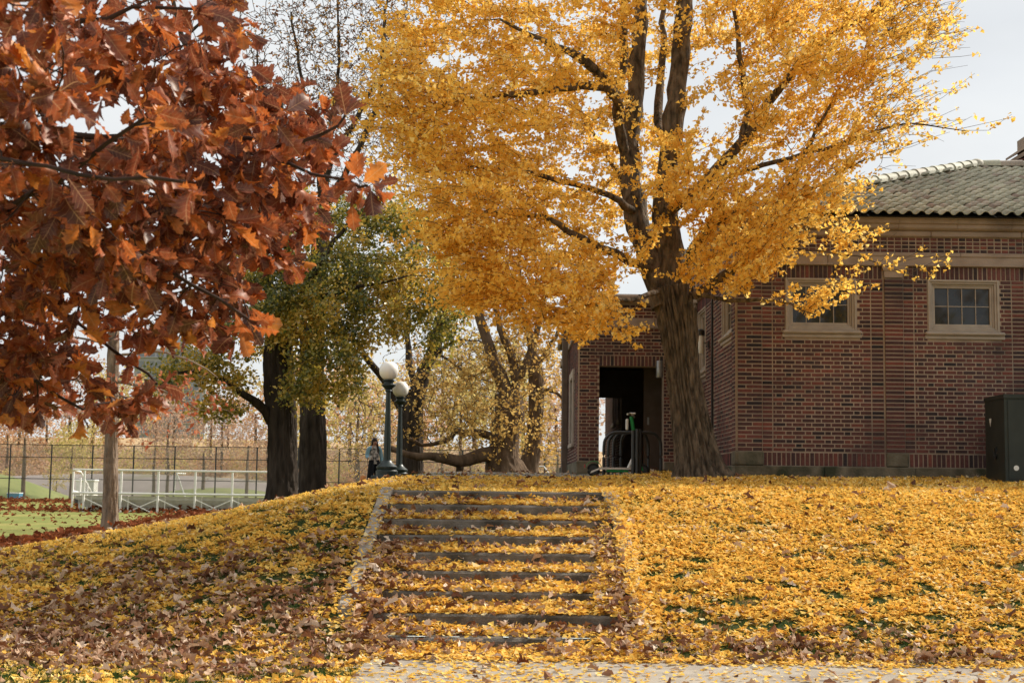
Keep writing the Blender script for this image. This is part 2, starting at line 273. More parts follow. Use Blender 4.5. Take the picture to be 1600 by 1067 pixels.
class MB:
    """collects boxes, tubes, lathes and prisms into one mesh, in the coordinates of the object's origin"""
    def __init__(s, org=(0, 0, 0)): s.v = []; s.f = []; s.n = 0; s.org = np.array(org, float)
    def add(s, v, f):
        v = np.asarray(v, float) - s.org
        s.v.append(v); s.f += [[i + s.n for i in q] for q in f]; s.n += len(v); return s
    def box(s, a, b):
        x0, y0, z0 = a; x1, y1, z1 = b
        return s.add([(x0, y0, z0), (x1, y0, z0), (x1, y1, z0), (x0, y1, z0), (x0, y0, z1), (x1, y0, z1), (x1, y1, z1), (x0, y1, z1)],
                     [(3, 2, 1, 0), (4, 5, 6, 7), (0, 1, 5, 4), (1, 2, 6, 5), (2, 3, 7, 6), (3, 0, 4, 7)])
    def bbox(s, a, b, e=0.01):
        """box with chamfered edges"""
        a, b2 = np.minimum(a, b), np.maximum(a, b); c = (a + b2) / 2; h = (b2 - a) / 2; e = min(e, *(h * 0.9))
        V = []; 
        for sx in (-1, 1):
            for sy in (-1, 1):
                for sz in (-1, 1):
                    V.append(c + np.array((sx * h[0], sy * (h[1] - e), sz * (h[2] - e))))
                    V.append(c + np.array((sx * (h[0] - e), sy * h[1], sz * (h[2] - e))))
                    V.append(c + np.array((sx * (h[0] - e), sy * (h[1] - e), sz * h[2])))
        V = np.array(V); Fc = []
        def I(sx, sy, sz, k): return ((sx > 0) * 4 + (sy > 0) * 2 + (sz > 0)) * 3 + k
        for k in range(3):
            for sg in (-1, 1):
                q = []
                for p in ((-1, -1), (1, -1), (1, 1), (-1, 1)):
                    t = [0, 0, 0]; t[k] = sg; t[(k + 1) % 3] = p[0]; t[(k + 2) % 3] = p[1]; q.append(I(*t, k))
                Fc.append(q if sg > 0 else q[::-1])
        for k in range(3):
            a1, a2 = (k + 1) % 3, (k + 2) % 3
            for p in ((-1, -1), (1, -1), (1, 1), (-1, 1)):
                t0 = [0, 0, 0]; t0[a1] = p[0]; t0[a2] = p[1]; t0[k] = -1; t1 = list(t0); t1[k] = 1
                q = [I(*t0, a1), I(*t1, a1), I(*t1, a2), I(*t0, a2)]
                Fc.append(q if p[0] * p[1] < 0 else q[::-1])
        for sx in (-1, 1):
            for sy in (-1, 1):
                for sz in (-1, 1):
                    q = [I(sx, sy, sz, 0), I(sx, sy, sz, 1), I(sx, sy, sz, 2)]; Fc.append(q if sx * sy * sz > 0 else q[::-1])
        return s.add(V, Fc)
    def tube(s, pts, r, n=8, cap=True):
        V, Fq = tube(np.asarray(pts, float), np.broadcast_to(r, len(pts)), n)
        f = [tuple(q) for q in Fq]; m = len(pts)
        if cap: f += [tuple(range(n))[::-1], tuple(range((m - 1) * n, m * n))]
        return s.add(V, f)
    def lathe(s, c, prof, n=20):
        """prof: (radius, z) going up, about the vertical axis through c"""
        a = np.arange(n) * 2 * math.pi / n; V = []
        for r, z in prof: V.append(np.stack([c[0] + r * np.cos(a), c[1] + r * np.sin(a), np.full(n, c[2] + z)], 1))
        f = []
        for i in range(len(prof) - 1):
            for j in range(n): k = (j + 1) % n; f.append((i * n + j, i * n + k, (i + 1) * n + k, (i + 1) * n + j))
        f += [tuple(range(n))[::-1], tuple(range((len(prof) - 1) * n, len(prof) * n))]
        return s.add(np.concatenate(V), f)
    def loft(s, rings, cap=True):
        n = len(rings[0]); f = []
        for i in range(len(rings) - 1):
            for j in range(n): k = (j + 1) % n; f.append((i * n + j, i * n + k, (i + 1) * n + k, (i + 1) * n + j))
        if cap: f += [tuple(range(n))[::-1], tuple(range((len(rings) - 1) * n, len(rings) * n))]
        return s.add(np.concatenate([np.asarray(r, float) for r in rings]), f)
    def build(s, name, mat, parent=None, smooth=False, loc=None):
        me = bpy.data.meshes.new(name); me.from_pydata(np.concatenate(s.v).tolist(), [], s.f)
        if smooth:
            me.polygons.foreach_set('use_smooth', np.ones(len(me.polygons), dtype=bool))
            try: me.set_sharp_from_angle(angle=math.radians(40))
            except Exception: pass
        me.update(); return obj(name, me, mat, parent, loc)
def tube(p, r, n=6):
    m = len(p); t = np.gradient(p, axis=0); t /= np.linalg.norm(t, axis=1)[:, None] + 1e-9
    ref = np.array([0, 0, 1.0]) if abs(t[:, 2]).mean() < 0.8 else np.array([1.0, 0, 0])
    u = np.cross(t, ref); u /= np.linalg.norm(u, axis=1)[:, None] + 1e-9; w = np.cross(t, u)
    a = np.arange(n) * 2 * math.pi / n
    V = p[:, None, :] + r[:, None, None] * (np.cos(a)[None, :, None] * u[:, None, :] + np.sin(a)[None, :, None] * w[:, None, :])
    i = np.arange(m - 1)[:, None] * n; j = np.arange(n)[None, :]; k = (j + 1) % n
    Fq = np.stack([(i + j).ravel(), (i + n + j).ravel(), (i + n + k).ravel(), (i + k).ravel()], 1)
    return V.reshape(-1, 3), Fq[:, ::-1]
def tubes_mesh(name, paths, org=(0, 0, 0)):
    """paths: list of (pts, radii, sides)"""
    V = []; Fq = []; n = 0
    for p, r, s in paths:
        v, f = tube(p, r, s); V.append(v); Fq.append(f + n); n += len(v)
    return fastmesh(name, np.concatenate(V) - np.asarray(org), [np.concatenate(Fq)], smooth=True)
def frames(n, t):
    """rotation matrices with columns (side, along, normal); n normals, t rough direction of the leaf"""
    n = n / (np.linalg.norm(n, axis=1)[:, None] + 1e-9)
    t = t - n * (n * t).sum(1)[:, None]; t /= np.linalg.norm(t, axis=1)[:, None] + 1e-9
    return np.stack([np.cross(t, n), t, n], 2)
def scatter(T, Fc, pos, R, sc, rnd):
    """many copies of a small template; returns V, F, per-face numbers"""
    N = len(pos); k = len(T)
    V = pos[:, None, :] + sc[:, None, None] * np.einsum('nij,kj->nki', R, T)
    Fa = (np.asarray(Fc)[None] + (np.arange(N) * k)[:, None, None]).reshape(-1, np.asarray(Fc).shape[1])
    return V.reshape(-1, 3), Fa, np.repeat(rnd, len(Fc))
def rdir(n): v = rng.normal(size=(n, 3)); return v / np.linalg.norm(v, axis=1)[:, None]
# leaf templates: x across, y along, z normal
GINK = np.array([(0, 0, 0), (-0.62, 0.62, 0.10), (-0.28, 0.98, 0.03), (0, 0.84, -0.02), (0.28, 0.98, 0.03), (0.62, 0.62, 0.10)])
GINK_F = [(0, 2, 1), (0, 3, 2), (0, 4, 3), (0, 5, 4)]
FALL = np.array([(0, 0, 0), (-0.6, 0.72, 0.16), (0, 0.92, -0.02), (0.6, 0.72, 0.16)]); FALL_F = [(0, 2, 1), (0, 3, 2)]
OVAL = np.array([(0, 0, 0), (-0.34, 0.45, 0.10), (0, 1, -0.06), (0.34, 0.45, 0.10)]); OVAL_F = [(0, 2, 1), (0, 3, 2)]
def oak_leaf(curl=0.25, fold=0.15, seed=0):
    r = np.random.default_rng(seed); st = np.linspace(0, 1, 13)
    half = np.array([0.008, 0.015, 0.10, 0.115, 0.24, 0.17, 0.335, 0.215, 0.38, 0.225, 0.27, 0.12, 0.0])
    V = []
    for i, (y, w) in enumerate(zip(st, half)):
        lobes = [w * r.uniform(0.85, 1.12), w * r.uniform(0.85, 1.12)]
        dy = 0.05 if i % 2 == 0 else -0.02
        z0 = -curl * y * y + 0.05 * math.sin(y * 5 + seed)
        for sx, ww in ((-1, lobes[0]), (-1, lobes[0] * 0.5), (0, 0), (1, lobes[1] * 0.5), (1, lobes[1])):
            q = ww / 0.37
            V.append((sx * ww * (1 - 0.12 * q), y + dy * (ww / max(w, 1e-6)) * (0 < i < 12) , z0 + fold * q * q + 0.03 * math.sin(9 * y + 3 * sx + seed) * q))
    V = np.array(V); Fc = []
    for i in range(12):
        for j in range(4):
            a = i * 5 + j; Fc.append((a, a + 1, a + 6, a + 5))
    return V, Fc
OAKS = [oak_leaf(c, f, s) for s, (c, f) in enumerate(((0.15, 0.10), (0.32, 0.2), (0.05, 0.26), (0.5, 0.05), (-0.15, 0.22), (0.25, 0.34)))]
# a cheaper lobed leaf for litter
LIT = np.array([(0, 0, 0), (-0.17, 0.20, 0.05), (-0.17, 0.36, 0.07), (-0.30, 0.52, 0.16), (-0.24, 0.68, 0.08), (-0.21, 0.88, 0.10), (0, 1.02, -0.10),
                (0.2, 0.88, 0.04), (0.25, 0.68, 0.08), (0.31, 0.52, 0.18), (0.17, 0.36, 0.07), (0.17, 0.20, 0.05), (0, 0.55, 0.0)])
LIT_F = [(12, i + 1, i) for i in range(11)] + [(12, 0, 11)]

# ------------------------------------------------------------------ ground
def sstep(t): t = np.clip(t, 0, 1); return t * t * (3 - 2 * t)
RY = [0, 12.2, 13.0, 15.0, 17.0, 18.2, 20, 22, 24, 32, 40, 62, 95]; RZ = [0, 0, 0.10, 0.66, 1.19, 1.42, 1.51, 1.575, 1.63, 1.785, 1.86, 1.97, 0.0]
_yy = np.linspace(0, 95, 1901); _zz = np.interp(_yy, RY, RZ)
_zz = np.convolve(np.pad(_zz, 12, 'edge'), np.hanning(25) / np.hanning(25).sum(), 'valid')
def rampz(y): return np.interp(y, _yy, _zz)
def vnoise(x, y, s, seed=0):
    """cheap smooth noise"""
    r = np.random.default_rng(100 + seed); g = r.random((64, 64)); x = x / s; y = y / s
    i = np.floor(x).astype(int); j = np.floor(y).astype(int); u = sstep(x - i); v = sstep(y - j)
    a = g[i % 64, j % 64]; b = g[(i + 1) % 64, j % 64]; c = g[i % 64, (j + 1) % 64]; d = g[(i + 1) % 64, (j + 1) % 64]
    return a * (1 - u) * (1 - v) + b * u * (1 - v) + c * (1 - u) * v + d * u * v
SX0, SX1 = -1.46, 1.17                       # stair width
ST, SH, SD0, SZ0 = 0.60, 0.163, 17.8, 1.44   # tread, rise, top nosing distance and height
_sx = np.linspace(-13, 0, 261); _sv = np.interp(_sx, [-11.5, -9.5, -7.9, -6.3, -5, -4, -3, -2.2, -1.6], [0, .09, .24, .42, .57, .70, .85, .955, 1.0])
_sv = np.convolve(np.pad(_sv, 8, 'edge'), np.hanning(17) / np.hanning(17).sum(), 'valid')
def side(x): return np.interp(x, _sx, _sv)
def gz(x, y):
    x = np.asarray(x, float); y = np.asarray(y, float)
    return rampz(y) * side(x) + 0.11 * sstep((x - 0.8) / 2.2) * sstep((y - 16.5) / 4) * sstep((60 - y) / 20) + 0.05 * (vnoise(x, y, 1.7) - 0.5) * sstep((y - 12.4) / 1.5) * side(x)
def gz1(x, y): return float(gz(np.array([x]), np.array([y]))[0])
gx = np.concatenate([np.linspace(-900, -60, 15), np.linspace(-54, -14, 21), np.arange(-13, -1.75, 0.3), np.arange(-1.66, 1.4, 0.08), np.arange(1.5, 12, 0.35), np.linspace(13, 60, 14), np.linspace(90, 900, 10)])
gy = np.concatenate([np.linspace(-300, -10, 8), np.linspace(-6, 8, 8), np.arange(9, 12, 0.5), np.arange(12, 18.6, 0.12), np.arange(18.8, 34, 0.4), np.linspace(35, 110, 40), np.linspace(125, 1500, 14)])
X, Y = np.meshgrid(gx, gy); Z = gz(X, Y)
inst = (X > SX0 - 0.06) & (X < SX1 + 0.06) & (Y > 12.0) & (Y < SD0 + 0.1); Z = np.where(inst, np.minimum(Z - 0.28, SZ0 - 0.4), Z)
nx, ny = len(gx), len(gy)
i = (np.arange(ny - 1)[:, None] * nx + np.arange(nx - 1)[None]).ravel()
me = fastmesh('ground', np.stack([X, Y, Z], 2).reshape(-1, 3), [np.stack([i, i + 1, i + nx + 1, i + nx], 1)], smooth=True)
mound = sstep((X.ravel() + 9.6) / 2.0) * (Y.ravel() > 9) * sstep((70 - Y.ravel()) / 10)
a = me.attributes.new('mound', 'FLOAT', 'POINT'); a.data.foreach_set('value', mound.astype(np.float32))
def groundmat():
    m, t = newmat('ground'); o = node(t, 'ShaderNodeOutputMaterial'); b = node(t, 'ShaderNodeBsdfPrincipled')
    b.inputs['Roughness'].default_value = 0.95; b.inputs['Specular IOR Level'].default_value = 0.1; t.links.new(b.outputs[0], o.inputs[0])
    g = node(t, 'ShaderNodeNewGeometry')
    def nz(s, d=5):
        n = node(t, 'ShaderNodeTexNoise'); n.inputs['Scale'].default_value = s; n.inputs['Detail'].default_value = d
        t.links.new(g.outputs['Position'], n.inputs[0]); return n
    n1 = nz(0.25); lawn = ramp(t, [(0.3, (0.15, 0.175, 0.045)), (0.55, (0.24, 0.24, 0.07)), (0.75, (0.33, 0.26, 0.09))]); n1b = nz(2.5, 8); lm = node(t, 'ShaderNodeMath', operation='MULTIPLY_ADD'); lm.inputs[1].default_value = 0.6; t.links.new(n1b.outputs[0], lm.inputs[0]); ls = node(t, 'ShaderNodeMath', operation='SUBTRACT'); ls.inputs[1].default_value = 0.3; t.links.new(n1.outputs[0], ls.inputs[0]); t.links.new(ls.outputs[0], lm.inputs[2]); t.links.new(lm.outputs[0], lawn.inputs[0])
    n2 = nz(6); soil = ramp(t, [(0.35, (0.025, 0.045, 0.012)), (0.5, (0.05, 0.06, 0.018)), (0.62, (0.16, 0.09, 0.03)), (0.72, (0.3, 0.17, 0.035))]); t.links.new(n2.outputs[0], soil.inputs[0])
    a = node(t, 'ShaderNodeAttribute', attribute_name='mound')
    mx = node(t, 'ShaderNodeMixRGB'); t.links.new(a.outputs['Fac'], mx.inputs[0]); t.links.new(lawn.outputs[0], mx.inputs[1]); t.links.new(soil.outputs[0], mx.inputs[2])
    t.links.new(mx.outputs[0], b.inputs['Base Color'])
    bp = node(t, 'ShaderNodeBump'); bp.inputs['Distance'].default_value = 0.04; bp.inputs['Strength'].default_value = 0.6
    n3 = nz(30); t.links.new(n3.outputs[0], bp.inputs['Height']); t.links.new(bp.outputs[0], b.inputs['Normal'])
    return m
M['ground'] = groundmat()
tag(obj('ground', me, 'ground'), kind='structure')

def sheet(name, poly_fn, xs, ys, mat, lift):
    X, Y = np.meshgrid(xs, ys); Z = gz(X, Y) + lift
    n = len(xs); k = (np.arange(len(ys) - 1)[:, None] * n + np.arange(n - 1)[None]).ravel()
    c = poly_fn((X.ravel()[k] + X.ravel()[k + n + 1]) / 2, (Y.ravel()[k] + Y.ravel()[k + n + 1]) / 2); k = k[c]
    me = fastmesh(name, np.stack([X, Y, Z], 2).reshape(-1, 3), [np.stack([k, k + 1, k + n + 1, k + n], 1)], smooth=True)
    return tag(obj(name, me, mat), kind='structure')
sheet('path', lambda x, y: (x > -1.25 + 0.05 * (12.2 - y)) & (y < 12.45 - 0.05 * np.maximum(x - 1.2, 0)), np.arange(-1.5, 12, 0.06), np.arange(2, 12.6, 0.06), 'concrete', 0.02)
sheet('upper_path', lambda x, y: (y > 24.5 - 0.1 * x) & (y < 32.0 - 0.1 * x), np.arange(-3.2, 2.6, 0.2), np.arange(23.5, 33, 0.2), 'concrete', 0.03)

# ------------------------------------------------------------------ stairs
st = empty('outdoor_stairs', 'nine worn concrete steps climbing the leaf covered slope between two kerbs', 'stairs', (-0.15, 14, 0))
so_ = np.array([-0.15, 14, 0])
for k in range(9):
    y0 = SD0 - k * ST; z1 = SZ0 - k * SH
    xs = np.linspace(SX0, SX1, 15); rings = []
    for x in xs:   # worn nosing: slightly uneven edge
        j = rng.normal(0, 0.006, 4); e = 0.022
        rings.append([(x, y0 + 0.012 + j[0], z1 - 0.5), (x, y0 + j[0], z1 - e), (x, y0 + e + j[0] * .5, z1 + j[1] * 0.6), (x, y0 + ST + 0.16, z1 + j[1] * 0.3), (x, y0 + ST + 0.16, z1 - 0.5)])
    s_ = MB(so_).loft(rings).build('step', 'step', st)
    if k == 8:
        cm = MB(so_)
        for cx, w, dpt in ((-0.92, 0.34, 0.05), (0.62, 0.26, 0.04), (-0.02, 0.05, 0.11), (0.18, 0.03, 0.11), (-0.5, 0.12, 0.03)):
            q = np.linspace(0, 1, 7)
            top = [(cx + w * (u - 0.5), y0 + 0.05 + dpt * 0.5 + dpt * (0.5 + 0.3 * rng.random()), z1 + 0.009) for u in q]
            bot = [(cx + w * (u - 0.5), y0 + 0.04 + 0.02 * rng.random(), z1 + 0.009) for u in q]
            cm.add(bot + top, [(i, i + 1, i + 8, i + 7) for i in range(6)])
        tag(cm.build('chalk_mark', 'chalk', s_), 'pale blue chalk strokes on the lowest tread')
for sx, xa, ymin in ((-1, SX0 - 0.17, 13.7), (1, SX1 + 0.02, 12.8)):
    ys = np.arange(ymin, SD0 + 0.25, 0.21)
    kb = None; k0 = 0
    while k0 < len(ys) - 1:     # kerb stones with open joints
        k1 = min(len(ys) - 1, k0 + int(rng.integers(4, 7))); rings = []
        dz = rng.normal(0, 0.008); dx = rng.normal(0, 0.01)
        for y in ys[k0:k1 + 1]:
            yy = y + (0.006 if y == ys[k0] else -0.006 if y == ys[k1] else 0)
            zt = np.interp(yy, [12.4, SD0 - 8 * ST, SD0, 18.3], [0.03, SZ0 - 8 * SH + 0.02, SZ0 + 0.02, SZ0 + 0.03]) + dz + rng.normal(0, 0.004)
            w = 0.15; x = xa + dx + rng.normal(0, 0.006)
            rings.append([(x, yy, zt - 0.5), (x + w, yy, zt - 0.5), (x + w, yy, zt - 0.02), (x + w - 0.02, yy, zt), (x + 0.02, yy, zt), (x, yy, zt - 0.02)])
        MB(so_).loft(rings).build('kerb_stone', 'kerb', st); k0 = k1
def step_surface(x, y):
    """top of the steps with leaves gathered in the corners and along the sides"""
    k = np.clip(np.ceil((SD0 - y) / ST), 0, 9)
    base = np.where(k >= 9, 0.02, SZ0 - k * SH); base = np.where(y >= SD0, gz(x, y), base)
    return base
def step_pile(x, y):
    k = np.clip(np.ceil((SD0 - y) / ST), 0, 9); back = SD0 - (k - 1) * ST - y     # distance to the riser behind
    n = vnoise(x, y * 1.3 + k * 7.3, 0.35, 3) * 0.7 + vnoise(x, y + k * 3.1, 0.12, 4) * 0.3
    kk_ = np.clip(k, 1, 9).astype(int) - 1
    lx = np.array([597, 600, 606, 602, 655, 640, 612, 585, 610.])[kk_]; rx = np.array([948, 925, 930, 912, 928, 920, 920, 962, 925.])[kk_]; dd_ = SD0 - kk_ * ST
    lX = np.maximum((lx - 800) / 2222 * dd_, SX0); rX = np.minimum((rx - 800) / 2222 * dd_, SX1)
    sd_ = np.maximum(sstep((lX - x) / 0.14 + 0.3), sstep((x - rX) / 0.14 + 0.3))
    pile = 0.155 * n ** 1.5 * np.exp(-(np.maximum(back, 0) / 0.24) ** 1.3) + 0.004
    ramp_ = np.clip(1 - back / ST, 0, 1); fill = SH * (1 - (1 - ramp_)) 
    sidefill = sd_ * SH * np.clip(1.02 - back / ST, 0, 1)
    return np.where((y < SD0) & (k <= 9), np.maximum(pile, sidefill), 0.0)

# ------------------------------------------------------------------ trees: skeleton grown towards points
def smooth_path(pts, step=0.25, jit=0.0):
    """Catmull-Rom through the traced points"""
    p = np.asarray(pts, float); q = np.vstack([2 * p[0] - p[1], p, 2 * p[-1] - p[-2]]); res = []
    for i in range(1, len(q) - 2):
        n = max(2, int(np.linalg.norm(q[i + 1] - q[i]) / step)); t = np.linspace(0, 1, n, endpoint=False)[:, None]
        res.append(0.5 * (2 * q[i] + (q[i + 1] - q[i - 1]) * t + (2 * q[i - 1] - 5 * q[i] + 4 * q[i + 1] - q[i + 2]) * t ** 2 + (3 * q[i] - q[i - 1] - 3 * q[i + 1] + q[i + 2]) * t ** 3))
    res = np.vstack(res + [p[-1:]])
    if jit: res[1:-1] += rng.normal(0, jit, (len(res) - 2, 3))
    return res
class Tree:
    def __init__(s): s.pos = np.zeros((0, 3)); s.dir = np.zeros((0, 3)); s.rad = np.zeros(0); s.lvl = np.zeros(0); s.paths = []; s.branches = []
    def _nodes(s, p, r, lvl):
        t = np.gradient(p, axis=0); t /= np.linalg.norm(t, axis=1)[:, None] + 1e-9
        s.pos = np.vstack([s.pos, p]); s.dir = np.vstack([s.dir, t]); s.rad = np.concatenate([s.rad, r]); s.lvl = np.concatenate([s.lvl, np.full(len(p), lvl)])
    def limb(s, pts, r0, r1, sides=10, step=0.25, jit=0.015, keep=True, skip=0.0):
        p = smooth_path(pts, step, jit); r = np.linspace(r0, r1, len(p)) * (1 + rng.normal(0, 0.07, len(p)))
        s.paths.append((p, r, sides)); k = int(skip * len(p))
        if keep: s._nodes(p[k:], r[k:], 0)
        if r1 < 0.02: s.branches.append((p[len(p) // 2:], 2))
        return p
    def grow(s, targets, lvl, rmax, rend=0.003, sides=4, step=0.18, wig=0.05, sag=0.0, maxlen=9.0, minlen=0.05, straight=0.5):
        root = s.pos[0]
        order = np.argsort(((targets[:, None, :] - s.pos[None, ::max(1, len(s.pos) // 300), :]) ** 2).sum(2).min(1))
        for t in targets[order]:
            d = np.linalg.norm(s.pos - t, axis=1); i = int(np.argmin(d)); ln = d[i]
            if ln > maxlen or ln < minlen: continue
            a = s.pos[i]; n = max(3, int(ln / step) + 2); u = np.linspace(0, 1, n)[:, None]
            ctrl = a + s.dir[i] * ln * 0.45 * straight + (t - a) * 0.2 + rng.normal(0, 0.08 * ln, 3) + np.array([0, 0, 0.1 * ln])
            p = (1 - u) ** 2 * a + 2 * u * (1 - u) * ctrl + u ** 2 * t; p[1:-1] += rng.normal(0, wig * ln / n ** 0.5, (n - 2, 3)); p[:, 2] -= sag * ln * (u[:, 0] ** 2)
            r0 = min(s.rad[i] * 0.75, rmax * (0.35 + 0.65 * min(1, ln / 1.5))); r = np.linspace(max(r0, rend), rend, n)
            s.paths.append((p, r, sides)); s.branches.append((p, lvl)); s._nodes(p[1:], r[1:], lvl)
    def shoots(s, a, b, lvl, r0, r1, wig=0.06):
        """many short straight-ish shoots from points a to points b"""
        m = (a + b) / 2 + rng.normal(0, 1, a.shape) * wig * np.linalg.norm(b - a, axis=1)[:, None]
        for i in range(len(a)):
            p = np.stack([a[i], m[i], b[i]]); s.paths.append((p, np.array([r0, (r0 + r1) / 2, r1]), 3)); s.branches.append((p, lvl))
    def samples(s, lvls, spacing, start=0.15):
        """points and directions along the branches of the given levels"""
        P_, D_ = [], []
        for p, l in s.branches:
            if l not in lvls: continue
            seg = np.linalg.norm(np.diff(p, axis=0), axis=1); c = np.concatenate([[0], np.cumsum(seg)]); n = int(c[-1] * (1 - start) / spacing) + 1
            u = c[-1] * (start + (1 - start) * (np.arange(n) + rng.random(n)) / n)
            q = np.stack([np.interp(u, c, p[:, k]) for k in range(3)], 1); i = np.clip(np.searchsorted(c, u) - 1, 0, len(seg) - 1)
            P_.append(q); D_.append((p[i + 1] - p[i]) / (seg[i][:, None] + 1e-9))
        return np.vstack(P_), np.vstack(D_)
def blob_points(blobs, keep=None):
    """blobs in photograph pixels with a distance: (px, py, d, rx, ry, rd, n)"""
    A = []
    for px, py, d, rx, ry, rd, n in blobs:
        v = rdir(n) * rng.random(n)[:, None] ** 0.38; c = P(px, py, d); k = d / F_PX
        A.append(c + v * np.array([rx * k, rd, ry * k]))
    A = np.vstack(A); return A if keep is None else A[keep(A)]
def leaves_on(pos, dirs, T, Fc, size, per=1, spread=0.05, droop=0.3, along=0.4, flat=0.6, var=0.25):
    n = len(pos) * per; p = np.repeat(pos, per, 0); d = np.repeat(dirs, per, 0)
    t = d * along + rdir(n) * 0.8 + np.array([0, 0, -droop]); nn = rdir(n) + np.array([0, 0, flat])
    p = p + rng.normal(0, spread, (n, 3)); sc = size * (1 + var * rng.normal(size=n)).clip(0.5, 1.6)
    patch = vnoise(p[:, 0] * 1.0 + p[:, 1] * 0.7 + 60, p[:, 2] + 60, 0.8, 31); rn = np.clip(rng.random(n) * 0.65 + 0.35 * (patch - 0.5) * 2 * 0.9 + 0.17, 0, 0.999)
    return scatter(T, Fc, p, frames(nn, t), sc, rn)
def trunk_mesh(pts, radii, org, n=40, rough=0.06, flare=0.0, nroots=6, furrow=26, seed=0):
    """trunk with ridged bark and root flare as real relief"""
    p = smooth_path(pts, 0.07); c = np.linspace(0, 1, len(p)); r = np.interp(c, np.linspace(0, 1, len(radii)), radii)
    h = np.concatenate([[0], np.cumsum(np.linalg.norm(np.diff(p, axis=0), axis=1))])
    V, Fq = tube(p, np.ones(len(p)), n); V = V.reshape(len(p), n, 3); a = np.arange(n) * 2 * math.pi / n; rg = np.random.default_rng(seed)
    tw = 0.25 * h
    rel = np.abs(np.sin(a[None] * furrow / 2 + 2.2 * vnoise(np.cos(a)[None] * 3 + 0 * h[:, None] + 40, h[:, None] * 1.3 + np.sin(a)[None] * 3 + 40, 0.7, seed) * 2 + tw[:, None]))
    rel = rel * (0.5 + vnoise(np.cos(a)[None] * 5 + 60 + 0 * h[:, None], h[:, None] * 2.5 + np.sin(a)[None] * 5 + 60, 0.5, seed + 1))
    lump = vnoise(np.cos(a)[None] * 1.5 + 50 + 0 * h[:, None], h[:, None] + np.sin(a)[None] * 1.5 + 50, 0.9, seed + 2) - 0.5
    ph = rg.random() * 6; fl = flare * np.exp(-h / 0.28)[:, None] * (0.75 + 0.6 * np.cos(a * nroots + ph)[None] ** 2 * np.exp(-h / 0.35)[:, None])
    fine_ = vnoise(a[None] / 6.2832 * n / 2.2 + 0 * h[:, None], h[:, None] * 9 + 0 * a[None], 1.0, seed + 5) - 0.5
    R = r[:, None] * (1 + rough * (rel - 0.5) * 1.6 + 0.16 * lump + rough * 0.55 * fine_) + fl
    V = p[:, None] + (V - p[:, None]) * R[..., None]
    return fastmesh('trunk', V.reshape(-1, 3) - org, [Fq], smooth=True)
def make_tree(name, label, base, tree, trunk_pts, trunk_r, bark, twigmat, leaf=None, leafmat_=None, group=None, cat='tree', flare=0.1, n=40, rough=0.06, cname='crown', seed=0):
    base = np.asarray(base, float); root = empty(name, label, cat, base, group)
    obj('trunk', trunk_mesh(trunk_pts, trunk_r, base, n, rough, flare, seed=seed), bark, root)
    big = [q for q in tree.paths if q[1][0] > 0.035]; fine = [q for q in tree.paths if q[1][0] <= 0.035]
    if big: obj('limbs', tubes_mesh('limbs', big, base), bark, root)
    if fine: tag(obj('twigs', tubes_mesh('twigs', fine, base), twigmat, root), kind='stuff')
    if leaf is not None:
        V, Fa, rn = leaf
        tag(obj(cname, fastmesh(cname, V - base, [Fa], [rn]), leafmat_, root), kind='stuff')
    return root
def cat_leaves(*Ls):
    V = []; Fa = []; R = []; n = 0
    for v, f, r in Ls: V.append(v); Fa.append(f + n); R.append(r); n += len(v)
    return np.vstack(V), np.vstack(Fa), np.concatenate(R)
